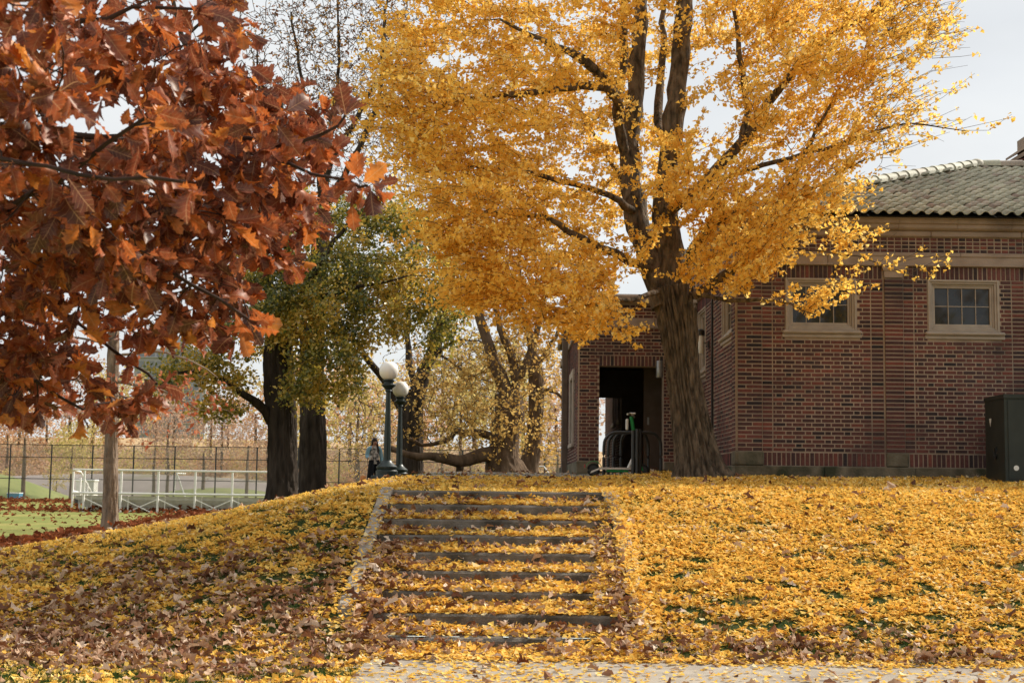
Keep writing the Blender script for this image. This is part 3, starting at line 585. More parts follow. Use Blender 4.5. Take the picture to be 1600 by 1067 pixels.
# ------------------------------------------------------------------ the brick park building
YF = 22.2
def zf(py): return float(P(1383, py, YF)[2])
def xf(px, py=600): return float(P(px, py, YF)[0])
B = empty('park_building', 'brick park building with a hipped green-grey clay tile roof and stone trim', 'building', (3.5, YF, 1.6))
BO = np.array([3.5, YF, 1.6])
XC = xf(1152, 620)                                     # left front corner
XR = XC + 15.0
Z_ST, Z_SO, Z_B0 = zf(730), zf(707.5), zf(707.5)       # stone base top, soldier base top
Z_B1, Z_BELT0, Z_BELT1, Z_GR1, Z_FR1, Z_CO1 = zf(436.5), zf(416), zf(395), zf(370), zf(361), zf(343.5)
CO = (Z_B1 - Z_B0) / 42                                # course height
JT = 0.0145
class Wall:
    """a wall plane: origin o, direction u, outward normal n (all horizontal)"""
    def __init__(s, o, u, n): s.o = np.array(o, float); s.u = np.array(u, float); s.n = np.array(n, float); s.b = []
    def pt(s, u, z, k=0.0): return np.array([s.o[0] + s.u[0] * u + s.n[0] * k, s.o[1] + s.u[1] * u + s.n[1] * k, z])
    def brick(s, u0, u1, z0, z1, k=0.0):
        if u1 - u0 > 0.025: s.b.append((u0, u1, z0, z1, k))
    def row(s, u0, u1, z, off, holes=(), h=None, k=0.0, S=0.189, H=0.086):
        h = h or CO - JT; segs = [(u0, u1)]
        for a, b, za, zb in holes:
            if zb > z + 0.01 and za < z + h - 0.01:
                ns = []
                for p, q in segs:
                    if b <= p or a >= q: ns.append((p, q)); continue
                    if a > p: ns.append((p, a))
                    if b < q: ns.append((b, q))
                segs = ns
        for p, q in segs:
            u = u0 - (S + H + 2 * JT) * 2 + off; i = 0
            while u < q:
                w = S if i % 2 == 0 else H
                a, b = max(u, p), min(u + w, q)
                if q - b < 0.035: b = q
                if b - a > 0.03: s.brick(a, b - (0 if b == q else 0), z, z + h, k)
                u += w + JT; i += 1
    def panel(s, u0, u1, z0, n, holes=(), k=0.0, plain=False):
        for i in range(n):
            z = z0 + i * CO + JT * 0.5
            if plain: 
                m = (u1 - u0)
                cut = m * (0.36 if i % 2 else 0.62) if m > 0.3 else None
                if cut: s.brick(u0, u0 + cut - JT, z, z + CO - JT, k); s.brick(u0 + cut, u1, z, z + CO - JT, k)
                else: s.brick(u0, u1, z, z + CO - JT, k)
            else: s.row(u0, u1, z, (0.151 if i % 2 else 0.0) , holes, None, k)
    def soldier(s, u0, u1, z0, z1, w=0.058, k=0.0):
        n = max(1, int(round((u1 - u0) / (w + JT)))); st = (u1 - u0) / n
        for i in range(n): s.brick(u0 + i * st, u0 + (i + 1) * st - JT, z0, z1, k)
    def grid(s, u0, u1, z0, z1, rows, w=0.098):
        n = max(1, int(round((u1 - u0) / (w + JT)))); st = (u1 - u0) / n; h = (z1 - z0) / rows
        for i in range(n):
            for j in range(rows): s.brick(u0 + i * st, u0 + (i + 1) * st - JT, z0 + j * h + JT / 2, z0 + (j + 1) * h - JT / 2)
    def verts(s, bs):
        V = []
        for u0, u1, z0, z1, k in bs:
            k2 = k + 0.008 + rng.uniform(-0.0025, 0.0025); e = 0.004
            V.append([s.pt(u0, z0, k - 0.004), s.pt(u1, z0, k - 0.004), s.pt(u1, z1, k - 0.004), s.pt(u0, z1, k - 0.004),
                      s.pt(u0 + e, z0 + e, k2), s.pt(u1 - e, z0 + e, k2), s.pt(u1 - e, z1 - e, k2), s.pt(u0 + e, z1 - e, k2)])
        return np.array(V)
BF = np.array([(4, 5, 6, 7), (0, 1, 5, 4), (1, 2, 6, 5), (2, 3, 7, 6), (3, 0, 4, 7)])
def brick_mesh(name, V, org, rnd=True):
    n = len(V); Fa = (BF[None] + (np.arange(n) * 8)[:, None, None]).reshape(-1, 4)
    return fastmesh(name, V.reshape(-1, 3) - org, [Fa], [np.repeat(rng.random(n), 5)] if rnd else None)
pieces_left = [300]
def lay(wall, parent, flip=False, singles=None):
    """the bricks of a wall: the chosen ones singly, the rest joined"""
    one = [b for b in wall.b if singles and singles(b)][:pieces_left[0]]; pieces_left[0] -= len(one); so1 = set(one)
    rest = [b for b in wall.b if b not in so1]; cache = {}
    for b in one:
        key = (round(b[1] - b[0], 3), round(b[3] - b[2], 3))
        if key not in cache:
            w, h = b[1] - b[0], b[3] - b[2]; V = wall.verts([(0, w, 0, h, 0.0)]) - wall.o * np.array([1, 1, 0])
            cache[key] = brick_mesh('brick', V, np.zeros(3), False); cache[key].materials.append(M['brick'])
        p = wall.pt(b[0], b[2], b[4]); o = bpy.data.objects.new('brick', cache[key]); link(o, parent)
        o.location = [float(v) for v in (p - BO + np.append(wall.n[:2] * rng.uniform(-0.002, 0.002), 0))]
    if rest: tag(obj('brickwork', brick_mesh('brickwork', wall.verts(rest), BO), 'brick', parent), kind='stuff')
# --- front wall
fw = Wall((0, YF, 0), (1, 0, 0), (0, -1, 0))
W1 = (xf(1227, 478), xf(1338, 478), zf(517.5), zf(436)); W2 = (xf(1449.5, 480), xf(1561, 480), zf(520), zf(438.5))
W2 = (W2[0], W2[1], W1[2], W1[3])
dW = W2[0] - W1[0]; W3 = (W2[0] + dW, W2[1] + dW, W1[2], W1[3])
holes = [(w[0] - 0.01, w[1] + 0.01, w[2] - 0.15, w[3] + 0.002) for w in (W1, W2, W3)] 
P1, P2 = xf(1383, 600), xf(1412, 600); PJ = xf(1430, 600); PL = xf(1362.5, 600); CJ = xf(1208, 620); CP = xf(1190, 620)
dP = PJ - P1 + (xf(1585) - PJ) + 0.02
fw.panel(XC + 0.004, CP - 0.0, Z_B0, 42, k=0.03, plain=True); fw.panel(CP + JT, CJ - JT, Z_B0, 42, plain=True)
edges = [(CJ, PL - JT)]; u = P1
fw.panel(PL, P1 - JT * 1.6, Z_B0, 42, plain=True)
pil = []
while u < XR - 0.5:
    pil.append(u)
    fw.panel(u, u + (P2 - P1), Z_B0, 42, k=0.03, plain=True); fw.panel(u + (P2 - P1) + JT, u + (PJ - P1) - JT, Z_B0, 42, plain=True)
    a, b = u + PJ - P1, u + dW - JT * 1.6 - (P1 - PL)
    edges.append((a, min(b - JT, XR))); fw.panel(min(b, XR - .1), min(b + P1 - PL - JT, XR), Z_B0, 42, plain=True)
    u += dW
for a, b in edges: fw.panel(a, b, Z_B0, 42, holes)
us = [XC + 0.35] + pil
fw.soldier(XC + 0.36, P1 - 0.02, Z_B1 + 0.004, Z_BELT0 - 0.004)
for i, u in enumerate(pil): fw.soldier(u + (P2 - P1) + 0.03, (pil[i + 1] - 0.02) if i + 1 < len(pil) else XR, Z_B1 + 0.004, Z_BELT0 - 0.004)
fw.grid(XC + 0.02, XR, Z_BELT1 + 0.004, Z_GR1 - 0.004, 4)
fw.soldier(CP + 0.02, P1 - 0.01, Z_ST + 0.01, Z_SO - JT, k=0.001)
for i, u in enumerate(pil): fw.soldier(u + 0.37, (pil[i + 1] - 0.02) if i + 1 < len(pil) else XR, Z_ST + 0.01, Z_SO - JT, k=0.001)
YB = 33.0
wf = MB(BO); TH = 0.3; zb, zt_ = 1.2, Z_GR1
xs = sorted({XC, XR, *[v for w in (W1, W2, W3) for v in w[:2]]}); 
for a, b in zip(xs[:-1], xs[1:]):
    hole = [w for w in (W1, W2, W3) if abs(a - w[0]) < 1e-6]
    if hole: wf.box((a, YF, zb), (b, YF + TH, hole[0][2])); wf.box((a, YF, hole[0][3]), (b, YF + TH, zt_))
    else: wf.box((a, YF, zb), (b, YF + TH, zt_))
for q in [(XC, CP)] + [(u, u + P2 - P1) for u in pil]: wf.box((q[0] + 0.006, YF - 0.029, Z_B0), (q[1] - 0.004, YF + 0.01, Z_B1))
wall_f = wf.build('wall', 'mortar', B)
lay(fw, wall_f, singles=lambda b: (CJ - 0.01 < b[0] and b[1] < PL and Z_B0 < b[2] < W1[2] - 0.1 and (abs(b[1] - b[0] - 0.189) < 0.002 or abs(b[1] - b[0] - 0.086) < 0.002)))
# --- left wall of the main block (faces the stairs)
YP = 27.0
lw = Wall((XC, 0, 0), (0, 1, 0), (-1, 0, 0))
L1 = (22.62, 23.72, W1[2], W1[3]); L2 = (25.75, 26.8, W1[2] - 0.35, W1[3])
lh = [(w[0] - 0.01, w[1] + 0.01, w[2] - 0.15, w[3] + 0.002) for w in (L1, L2)]
lw.panel(YF + 0.012, YF + 0.34, Z_B0, 42, k=0.03, plain=True)
lw.panel(YF + 0.35, 24.75, Z_B0, 42, lh); lw.panel(24.95, YP - 0.01, Z_B0, 42, lh)
lw.soldier(YF + 0.36, YP - 0.01, Z_B1 + 0.004, Z_BELT0 - 0.004); lw.grid(YF + 0.02, YP, Z_BELT1 + 0.004, Z_GR1 - 0.004, 4)
lw.soldier(YF + 0.36, YP - 0.01, Z_ST + 0.01, Z_SO - JT, k=0.001)
wl_ = MB(BO); ys = sorted({YF + TH, YB, *L1[:2], *L2[:2]})
for a, b in zip(ys[:-1], ys[1:]):
    h = [w for w in (L1, L2) if abs(a - w[0]) < 1e-6]
    if h: wl_.box((XC, a, zb), (XC + TH, b, h[0][2])); wl_.box((XC, a, h[0][3]), (XC + TH, b, zt_))
    else: wl_.box((XC, a, zb), (XC + TH, b, zt_))
wl_.box((XC - 0.029, YF + 0.006, Z_B0), (XC + 0.01, YF + 0.335, Z_B1))
wall_l = wl_.build('wall', 'mortar', B); lay(lw, wall_l)
MB(BO).box((XC + TH, YB - TH, zb), (XR, YB, zt_)).box((XR - TH, YF + TH, zb), (XR - 0.001, YB - TH, zt_)).build('wall', 'mortar', B)
MB(BO).box((XC + TH, YF + TH, zb), (XR - TH, YB - TH, 1.9)).build('floor', 'dark', B)
# --- stone: base course, blocks, capitals, belt, frieze, cornice (each stone its own piece)
def stones(wall, u0, u1, z0, z1, k, name, mat, ln, e=0.012, dep=0.12):
    u = u0
    while u < u1 - 0.02:
        v = min(u1, u + ln * rng.uniform(0.85, 1.15))
        if u1 - v < ln * 0.4: v = u1
        q = k + rng.uniform(0, 0.003); a = wall.pt(u + 0.002, z0, -dep + 0.05); b = wall.pt(v - 0.002, z1, q)
        MB(BO).bbox(a, b, e).build(name, mat, B); u = v
stones(fw, XC - 0.05, XR, 1.2, Z_ST, 0.06, 'base_stone', 'stone_base', 1.25)
stones(lw, YF + 0.03, YP - 0.02, 1.2, Z_ST, 0.05, 'base_stone', 'stone_base', 1.25)
for u0, w in [(XC - 0.012, 0.42)] + [(u, 0.35) for u in pil]:
    MB(BO).bbox((u0, YF - 0.045, Z_ST + 0.002), (u0 + w, YF + 0.03, Z_SO + 0.004), 0.02).build('pier_stone', 'stone_base', B)
MB(BO).bbox((XC - 0.043, YF - 0.03, Z_ST + 0.002), (XC + 0.03, YF + 0.36, Z_SO + 0.002), 0.02).build('pier_stone', 'stone_base', B)
for wl2, a, b in ((fw, XC - 0.05, XR), (lw, YF + 0.06, YP + 0.4)):
    stones(wl2, a, b, Z_BELT0, Z_BELT1 - 0.012, 0.045, 'belt_stone', 'stone', 1.7)
    stones(wl2, a, b, Z_BELT1 - 0.062, Z_BELT1, 0.062, 'belt_moulding', 'stone', 1.7, 0.006, 0.08)
    stones(wl2, a, b, Z_BELT0 + 0.001, Z_BELT0 + 0.03, 0.058, 'belt_moulding', 'stone', 1.7, 0.006, 0.08)
    stones(wl2, a, b, Z_GR1, Z_FR1, 0.05, 'frieze_stone', 'stone', 1.4)
for u in [XC - 0.02] + pil:    # pilaster capitals with a flared top
    w = 0.36 if u < XC else P2 - P1; z0, z1 = zf(434), Z_BELT0 - 0.001; rings = []
    for z, g in ((z0, 0), (z0 + (z1 - z0) * 0.5, 0.002), (z0 + (z1 - z0) * 0.6, 0.02), (z0 + (z1 - z0) * 0.8, 0.035), (z1, 0.04)):
        rings.append([(u - g, YF - 0.036 - g, z), (u + w + g, YF - 0.036 - g, z), (u + w + g, YF + 0.05, z), (u - g, YF + 0.05, z)])
    MB(BO).loft(rings).build('capital', 'stone', B)
CPROF = [(0.05, Z_FR1), (0.10, Z_FR1 + 0.012), (0.13, Z_FR1 + 0.035), (0.135, Z_FR1 + 0.085), (0.17, Z_FR1 + 0.10), (0.185, Z_CO1 - 0.03), (0.21, Z_CO1 - 0.02), (0.21, Z_CO1), (-0.2, Z_CO1), (-0.2, Z_FR1)]
def cornice(a, b, axis):
    u = a
    while u < b - 0.05:
        v = min(b, u + 0.8 * rng.uniform(0.9, 1.2))
        if b - v < 0.3: v = b
        rings = []
        for t in (u + 0.002, v - 0.002):
            rings.append([((t, YF - k, z) if axis == 0 else (XC - k, t, z)) for k, z in CPROF][::-1 if axis else 1])
        MB(BO).loft(rings).build('cornice_stone', 'stone', B); u = v
cornice(XC - 0.2, XR, 0); cornice(YF + 0.2, YB, 1)
# --- windows
def window(wall, w, nx=4, ny=2, name='window', pane_rows=True):
    a, b, z0, z1 = w; O = BO
    def fr(m, u0, u1, q0, q1, k0, k1, e=0.006): m.bbox(wall.pt(u0, q0, k0), wall.pt(u1, q1, k1), e)
    root = MB(O)
    def ring(m, i, t, k0, k1):
        fr(m, a + i, a + i + t, z0 + i, z1 - i, k0, k1); fr(m, b - i - t, b - i, z0 + i, z1 - i, k0, k1)
        fr(m, a + i + t - .001, b - i - t + .001, z1 - i - t, z1 - i, k0 - .001, k1 - 0.001); fr(m, a + i + t - .001, b - i - t + .001, z0 + i, z0 + i + t, k0 - .001, k1 - 0.001)
    ring(root, 0, 0.035, -0.15, 0.018); ring(root, 0.033, 0.035, -0.15, -0.005); ring(root, 0.066, 0.03, -0.15, -0.04)
    wo = root.build(name, 'frame', B)
    sm = MB(O); ring(sm, 0.094, 0.035, -0.11, -0.055); sm.build('sash', 'frame', wo)
    i = 0.127; pw = (b - a - 2 * i) / nx; ph = (z1 - z0 - 2 * i) / ny; mt = 0.007
    for k in range(1, nx): m = MB(O); fr(m, a + i + k * pw - mt, a + i + k * pw + mt, z0 + i - .002, z1 - i + .002, -0.10, -0.072, 0.003); m.build('muntin', 'frame', wo)
    for k in range(1, ny): m = MB(O); fr(m, a + i - .002, b - i + .002, z0 + i + k * ph - mt, z0 + i + k * ph + mt, -0.10, -0.074, 0.003); m.build('muntin', 'frame', wo)
    for x in range(nx):
        for y in range(ny):
            p = [wall.pt(a + i + x * pw, z0 + i + y * ph, -0.089), wall.pt(a + i + (x + 1) * pw, z0 + i + y * ph, -0.089 + rng.uniform(-.001, .001)),
                 wall.pt(a + i + (x + 1) * pw, z0 + i + (y + 1) * ph, -0.089), wall.pt(a + i + x * pw, z0 + i + (y + 1) * ph, -0.089 + rng.uniform(-.001, .001))]
            q = [v + wall.pt(0, 0, -0.008) - wall.pt(0, 0, 0) for v in p]
            m = MB(O); m.add(p + q, [(0, 1, 2, 3), (7, 6, 5, 4), (0, 4, 5, 1), (1, 5, 6, 2), (2, 6, 7, 3), (3, 7, 4, 0)]); m.build('pane', 'glass', wo)
    m = MB(O); fr(m, a - 0.055, b + 0.075, z0 - 0.058, z0 - 0.002, -0.1, 0.075, 0.02); fr(m, a - 0.055, b + 0.075, z0 - 0.115, z0 - 0.06, -0.1, 0.03, 0.006); m.build('sill', 'frame', wo)
    return wo
for w in (W1, W2, W3): window(fw, w)
window(lw, L1); window(lw, L2)
MB(BO).box((XC - 0.03, 24.8, 1.9), (XC + 0.02, 24.9, Z_BELT0)).build('wall_strip', 'black_metal', B)  # narrow black upright strip down the left wall
def sconce(p, n, mat2, white=True):
    """wall lamp: back plate, arm and a tube-shaped shade"""
    p = np.array(p, float); n = np.array(n, float); s = np.array([-n[1], n[0], 0])
    m = MB(BO); m.bbox(p - s * 0.05 - (0, 0, 0.06), p + s * 0.05 + n * 0.03 + (0, 0, 0.06), 0.008); r = m.build('wall_lamp', 'black_metal', B)
    MB(BO).tube([p + n * 0.02, p + n * 0.09 + (0, 0, 0.03), p + n * 0.12], 0.014, 8).build('arm', 'grey_metal', r, True)
    c = p + n * 0.16; MB(BO).lathe(c, [(0.0, -0.17), (0.06, -0.165), (0.066, -0.15), (0.066, 0.14), (0.06, 0.155), (0, 0.16)], 16).build('shade', mat2, r, True)
    if white: MB(BO).lathe(c, [(0.05, 0.155), (0.078, 0.158), (0.078, 0.24), (0.04, 0.27), (0, 0.275)], 16).build('cap', 'black_metal', r, True)
sconce((XC - 0.001, 25.3, P(1104, 538, 25.3)[2]), (-1, 0, 0), 'white')
# --- porch block with the passage
def zp(py): return float(P(985, py, YP)[2])
def xp(px, py=650): return float(P(px, py, YP)[0])
XP = xp(905); O0, O1 = xp(936), xp(1037); ZO = zp(572); ZS = zp(555); ZB0, ZB1 = zp(513), zp(498); ZT0, ZT1 = zp(475), zp(461); YPB = 31.0; XPB = float(P(971, 660, YPB)[0])
pw_ = Wall((0, YP, 0), (1, 0, 0), (0, -1, 0)); ph_ = [(O0, O1, 1.0, ZS + 0.004)]
nc = int((ZB0 - 1.95) / CO); z00 = ZB0 - nc * CO
pw_.panel(XP, XC - 0.012, z00, nc, ph_); pw_.soldier(O0, O1 + 0.0, ZO, ZS - JT); pw_.panel(XP, XC - 0.012, ZB1 + 0.01, int((ZT0 - ZB1) / CO))
m = MB(BO); m.box((XP, YP, 1.3), (O0, YP + 0.35, ZT0)); m.box((O1, YP, 1.3), (XC, YP + 0.35, ZT0)); m.box((O0, YP, ZO), (O1, YP + 0.35, ZT0))
wp = m.build('wall', 'mortar', B); lay(pw_, wp)
pl = Wall((XP, 0, 0), (0, 1, 0), (-1, 0, 0)); YPE = 36.5
pl.panel(YP + 0.012, YP + 0.5, z00, nc, k=0.03, plain=True); pl.panel(YP + 0.52, YPE, z00, nc, [(29.0, 30.6, 2.4, ZO + .1), (33.2, 34.8, 2.4, ZO + .1)])
pl.panel(YP + 0.012, YPE, ZB1 + 0.01, int((ZT0 - ZB1) / CO))
m = MB(BO); m.box((XP, YP + 0.35, 1.3), (XP + 0.3, YPE, ZT0)); m.box((XP - 0.029, YP + 0.006, z00), (XP + 0.01, YP + 0.49, ZB0)); wpl = m.build('wall', 'mortar', B); lay(pl, wpl)
m = MB(BO); m.box((XP + 0.3, YPB, 1.3), (XP + 0.42, YPB + 0.3, ZT0)); m.box((XPB, YPB, 1.3), (XC, YPB + 0.3, ZT0)); m.box((XP + 0.42, YPB, zp(600)), (XPB, YPB + 0.3, ZT0)); m.build('wall', 'brown_paint', B)
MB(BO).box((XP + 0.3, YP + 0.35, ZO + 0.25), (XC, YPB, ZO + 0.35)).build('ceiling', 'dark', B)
MB(BO).box((XP + 0.3, YP + 0.36, 1.6), (XC, YPB + 2.5, 1.80)).build('floor', 'concrete', B)
m = MB(BO); m.bbox((O1 - 0.27, YP + 1.2, 1.8), (O1 + 0.6, YP + 1.28, ZO + 0.24), 0.01); dr = m.build('door', 'brown_paint', B)
MB(BO).bbox((O1 - 0.2, YP + 1.17, 2.75), (O1 - 0.16, YP + 1.2, 2.9), 0.005).build('handle', 'grey_metal', dr)
stones(pw_, XP - 0.05, XC - 0.05, ZB0, ZB1, 0.045, 'belt_stone', 'stone', 1.3); stones(pl, YP + 0.05, YPE, ZB0, ZB1, 0.045, 'belt_stone', 'stone', 1.5)
stones(pw_, XP - 0.12, XC - 0.05, ZT0, ZT1, 0.12, 'cornice_stone', 'stone', 1.1, 0.03); stones(pl, YP + 0.06, YPE, ZT0, ZT1, 0.12, 'cornice_stone', 'stone', 1.3, 0.03)
stones(pw_, XP - 0.05, O0 - 0.01, 1.4, z00 - 0.005, 0.05, 'base_stone', 'stone_base', 0.6); stones(pw_, O1 + 0.01, XC - 0.06, 1.4, z00 - 0.005, 0.05, 'base_stone', 'stone_base', 0.6)
stones(pl, YP + 0.05, YPE, 1.3, z00 - 0.005, 0.05, 'base_stone', 'stone_base', 1.0)
MB(BO).box((XP - 0.02, YP + 0.02, ZT1 - 0.03), (XC, YPE, ZT1 + 0.02)).build('flat_roof', 'dark', B)
for y0, y1 in ((29.0, 30.6), (33.2, 34.8)):
    m = MB(BO); m.bbox((XP - 0.05, y0, 2.4), (XP + 0.02, y0 + 0.16, ZO + 0.1), 0.01); m.bbox((XP - 0.05, y1 - 0.16, 2.4), (XP + 0.02, y1, ZO + 0.1), 0.01); m.bbox((XP - 0.049, y0 + .16, ZO - 0.06), (XP + 0.02, y1 - .16, ZO + 0.1), 0.01); m.bbox((XP - 0.07, y0 - .05, 2.32), (XP + .02, y1 + .05, 2.4), .01)
    wn_ = m.build('window', 'frame', B); MB(BO).box((XP - 0.012, y0 + .16, 2.4), (XP - 0.004, y1 - .16, ZO - .06)).build('pane', 'glass', wn_)
dpx = float(P(883, 640, 31.6)[0]); MB(BO).bbox((XP - 0.17, 31.5, 1.5), (XP - 0.035, 31.66, ZT0 - 0.02), 0.015).build('wall_strip', 'brown_paint', B)  # brown box downpipe standing proud of the porch side
sconce((xp(1029, 577), YP - 0.009, zp(577)), (0, -1, 0), 'grey_metal', False)
# --- wing beyond the passage
XW = XPB + 0.18; wg = Wall((XW, 0, 0), (0, 1, 0), (-1, 0, 0))
hw = [(33.4, 34.1, 3.1, 4.3), (35.2, 36.0, 3.1, 4.3)]
wg.panel(YPB + 0.6, 34.4, 2.0, 40, hw); wg.panel(34.55, 39.0, 2.0, 40, hw)
m = MB(BO); m.box((XW, YPB + 0.6, 1.5), (XW + 0.3, 39, 4.75)); wv = m.build('wall', 'mortar', B); lay(wg, wv)
for a, b, c, d in hw:
    m = MB(BO); m.bbox((XW - 0.03, a, c), (XW + .02, a + .08, d), .005); m.bbox((XW - .03, b - .08, c), (XW + .02, b, d), .005); m.bbox((XW - .06, a - .04, c - .09), (XW + .02, b + .04, c), .01); m.bbox((XW - .029, a + .08, d - .08), (XW + .02, b - .08, d), .005)
    w_ = m.build('window', 'frame', B); MB(BO).box((XW - .006, a + .08, c), (XW - .002, b - .08, d - .08)).build('pane', 'glass', w_)
# --- hipped tile roof
RO = 0.30; EX0, EY0 = XC - RO, YF - RO; EZ = Z_CO1 + 0.03
_pk = None
for s in np.arange(2, 9, 0.01):
    q = np.array([EX0 + s, EY0 + s]); pt = P(1525, 263, q[1])
    if pt[0] < q[0]: _pk = (s, pt[2]); break
HS, HZ = _pk; RX1 = XR + 0.3 - HS; sl_ = (HZ - EZ) / HS; EX1 = XR + 0.3; EY1 = EY0 + 2 * HS
rv = [(EX0, EY0, EZ), (EX1, EY0, EZ), (EX1, EY1, EZ), (EX0, EY1, EZ), (EX0 + HS, EY0 + HS, HZ), (EX1 - HS, EY0 + HS, HZ)]
roof = MB(BO).add(np.array(rv) - (0, 0, 0.03), [(0, 1, 5, 4), (1, 2, 5), (2, 3, 4, 5), (3, 0, 4), (3, 2, 1, 0)]).build('roof', 'dark', B)
tw, tl, ex = 0.20, 0.39, 0.32; sa = math.atan(sl_)
pr = [(-0.5, 0.008), (-0.36, 0.0), (-0.24, 0.004), (-0.13, 0.022), (0.0, 0.046), (0.12, 0.056), (0.25, 0.054), (0.37, 0.038), (0.46, 0.014), (0.5, 0.006)]
TV = []; TF = []
for y, dz in ((0, 0.024), (tl, 0.0)):
    for u, z in pr: TV.append((u * tw, y, z + dz))
for u, z in pr: TV.append((u * tw, 0.004, z + 0.024 - 0.014))
n_ = len(pr)
for k in range(n_ - 1): TF.append((k, k + 1, n_ + k + 1, n_ + k)); TF.append((2 * n_ + k, 2 * n_ + k + 1, k + 1, k))
TV = np.array(TV); TF = np.array(TF)
tile_me = fastmesh('tile', TV, [TF], smooth=True); tile_me.materials.append(M['tile'])
tiles = []
nrow = int(HS / math.cos(sa) / ex) 
for f_, (ox, oy, ux, uy, vx, vy, wdt) in enumerate(((EX0, EY0, 1, 0, 0, 1, EX1 - EX0), (EX0, EY1, 0, -1, 1, 0, EY1 - EY0))):
    for r in range(nrow + 1):
        sl2 = r * ex - 0.05; v = sl2 * math.cos(sa); z = EZ + sl2 * math.sin(sa)
        if v > HS - 0.1: continue
        lo, hi = max(v, 0) + 0.02, wdt - max(v, 0) - 0.02
        for c in range(int(wdt / tw)):
            u = (c + 0.5) * tw
            if u < lo or u > hi: continue
            U = np.array([ux, uy, 0]); Vd = np.array([vx * math.cos(sa), vy * math.cos(sa), math.sin(sa)]); N = np.cross(U, Vd)
            if N[2] < 0: U = -U; N = np.cross(U, Vd)
            tiles.append((f_, np.array([ox + ux * u + vx * v, oy + uy * u + vy * v, z]), np.stack([U, Vd, N], 1)))
vis = [t for t in tiles if t[0] == 0 and t[1][0] > xf(1290) - 0.3 and t[1][0] < 8.9]
vis.sort(key=lambda t: t[1][1]); one = set(id(t) for t in vis[:300]); rest = [t for t in tiles if id(t) not in one]
for f_, p, R in vis[:300]:
    o = bpy.data.objects.new('tile', tile_me); link(o, roof)
    R2 = R @ np.array(Matrix.Rotation(rng.normal(0, 0.012), 3, 'Z')); m4 = Matrix([list(R2[k]) + [float((p - BO)[k] + rng.normal(0, 0.003))] for k in range(3)] + [[0, 0, 0, 1]]); o.matrix_local = m4
pp = np.array([t[1] for t in rest]) + rng.normal(0, 0.003, (len(rest), 3)); RR = np.array([t[2] for t in rest])
V, Fa, rn = scatter(TV, TF, pp, RR, np.ones(len(rest)), rng.random(len(rest)))
tag(obj('tiles', fastmesh('tiles', V - BO, [Fa], [rn], True), 'tile', roof), kind='stuff')
def ridge(a, b, ln=0.36):
    a, b = np.array(a, float), np.array(b, float); d = (b - a); L_ = np.linalg.norm(d); d /= L_; n = int(L_ / ln); up = np.array([0, 0, 1.0]); s = np.cross(d, up); s /= np.linalg.norm(s); w = np.cross(s, d)
    for k in range(n):
        p0 = a + d * (k * L_ / n); p1 = a + d * ((k + 1) * L_ / n + 0.06); an = np.linspace(-0.15, math.pi + 0.15, 9); rings = []
        for p, r in ((p0, 0.128), (p1, 0.105)): rings.append([p + r * (np.cos(t) * s + np.sin(t) * w) for t in an] + [p + (r - 0.018) * (np.cos(t) * s + np.sin(t) * w) for t in an[::-1]])
        o = MB(BO).loft(rings).build('ridge_tile', 'tile', roof, True)
ridge((EX0, EY0, EZ + 0.06), (EX0 + HS, EY0 + HS, HZ + 0.06)); ridge((EX1 - HS, EY0 + HS, HZ + 0.05), (EX0 + HS, EY0 + HS, HZ + 0.05), 0.42)
ridge((EX0, EY1, EZ + 0.03), (EX0 + HS, EY0 + HS, HZ + 0.03))
MB(BO).lathe((EX0 + HS, EY0 + HS, HZ + 0.02), [(0.17, 0), (0.165, 0.07), (0.12, 0.13), (0.05, 0.16), (0, 0.165)], 14).build('ridge_cap', 'tile', roof, True)
# chimney with a gabled stone cap
CHY = EY0 + HS + 1.0; c0 = P(1594, 262, CHY)
m = MB(BO).box((c0[0] - 0.15, CHY - 0.4, HZ - 1.0), (c0[0] + 0.75, CHY + 0.4, c0[2] + 0.1)); ch = m.build('chimney', 'brick', roof)
def gable(z, w, h, t, y0, y1, name):
    xm = c0[0] + 0.30; m = MB(BO); rings = []
    for y in (y0, y1): rings.append([(xm - w, y, z), (xm - w, y, z + t), (xm, y, z + h + t), (xm + w, y, z + t), (xm + w, y, z), (xm, y, z + h)])
    m.loft(rings[::-1]); m.build(name, 'stone', ch)
gable(P(1570, 261, CHY)[2], 0.60, 0.36, 0.08, CHY - 0.5, CHY + 0.5, 'chimney_cap'); gable(P(1579, 244, CHY)[2], 0.44, 0.26, 0.05, CHY - 0.45, CHY + 0.45, 'chimney_cap')
MB(BO).box((c0[0] + .02, CHY - .2, c0[2] + .1), (c0[0] + .1, CHY + .2, c0[2] + .6)).box((c0[0] + .5, CHY - .2, c0[2] + .1), (c0[0] + .58, CHY + .2, c0[2] + .6)).build('cap_post', 'stone', ch)

# ------------------------------------------------------------------ utility cabinet
CYF = 20.55; cx0 = float(P(1570, 690, CYF)[0]); cb = float(P(1570, 748, CYF)[2]) - 0.06; ct = float(P(1570, 622, CYF)[2])
cxl = float(P(1540, 690, 21.5)[0])
U = empty('utility_cabinet', 'dark green metal utility cabinet standing against the brick wall', 'cabinet', (cx0, CYF, cb))
uo = np.array([cx0, CYF, cb])
def slant(x0, x1, y0, y1, z0, z1):   # the left side is set back along the wall
    sh = cxl - cx0
    return [[(x0, y0, z), (x1, y0, z), (x1 + 0.0, y1, z), (x0 + sh, y1, z)] for z in (z0, z1)]
MB(uo).loft(slant(cx0, cx0 + 1.15, CYF, 21.5, cb, ct)).build('body', 'cabinet', U)
MB(uo).loft(slant(cx0 - 0.012, cx0 + 1.17, CYF - 0.02, 21.52, ct, ct + 0.06)).build('lid', 'cabinet', U)
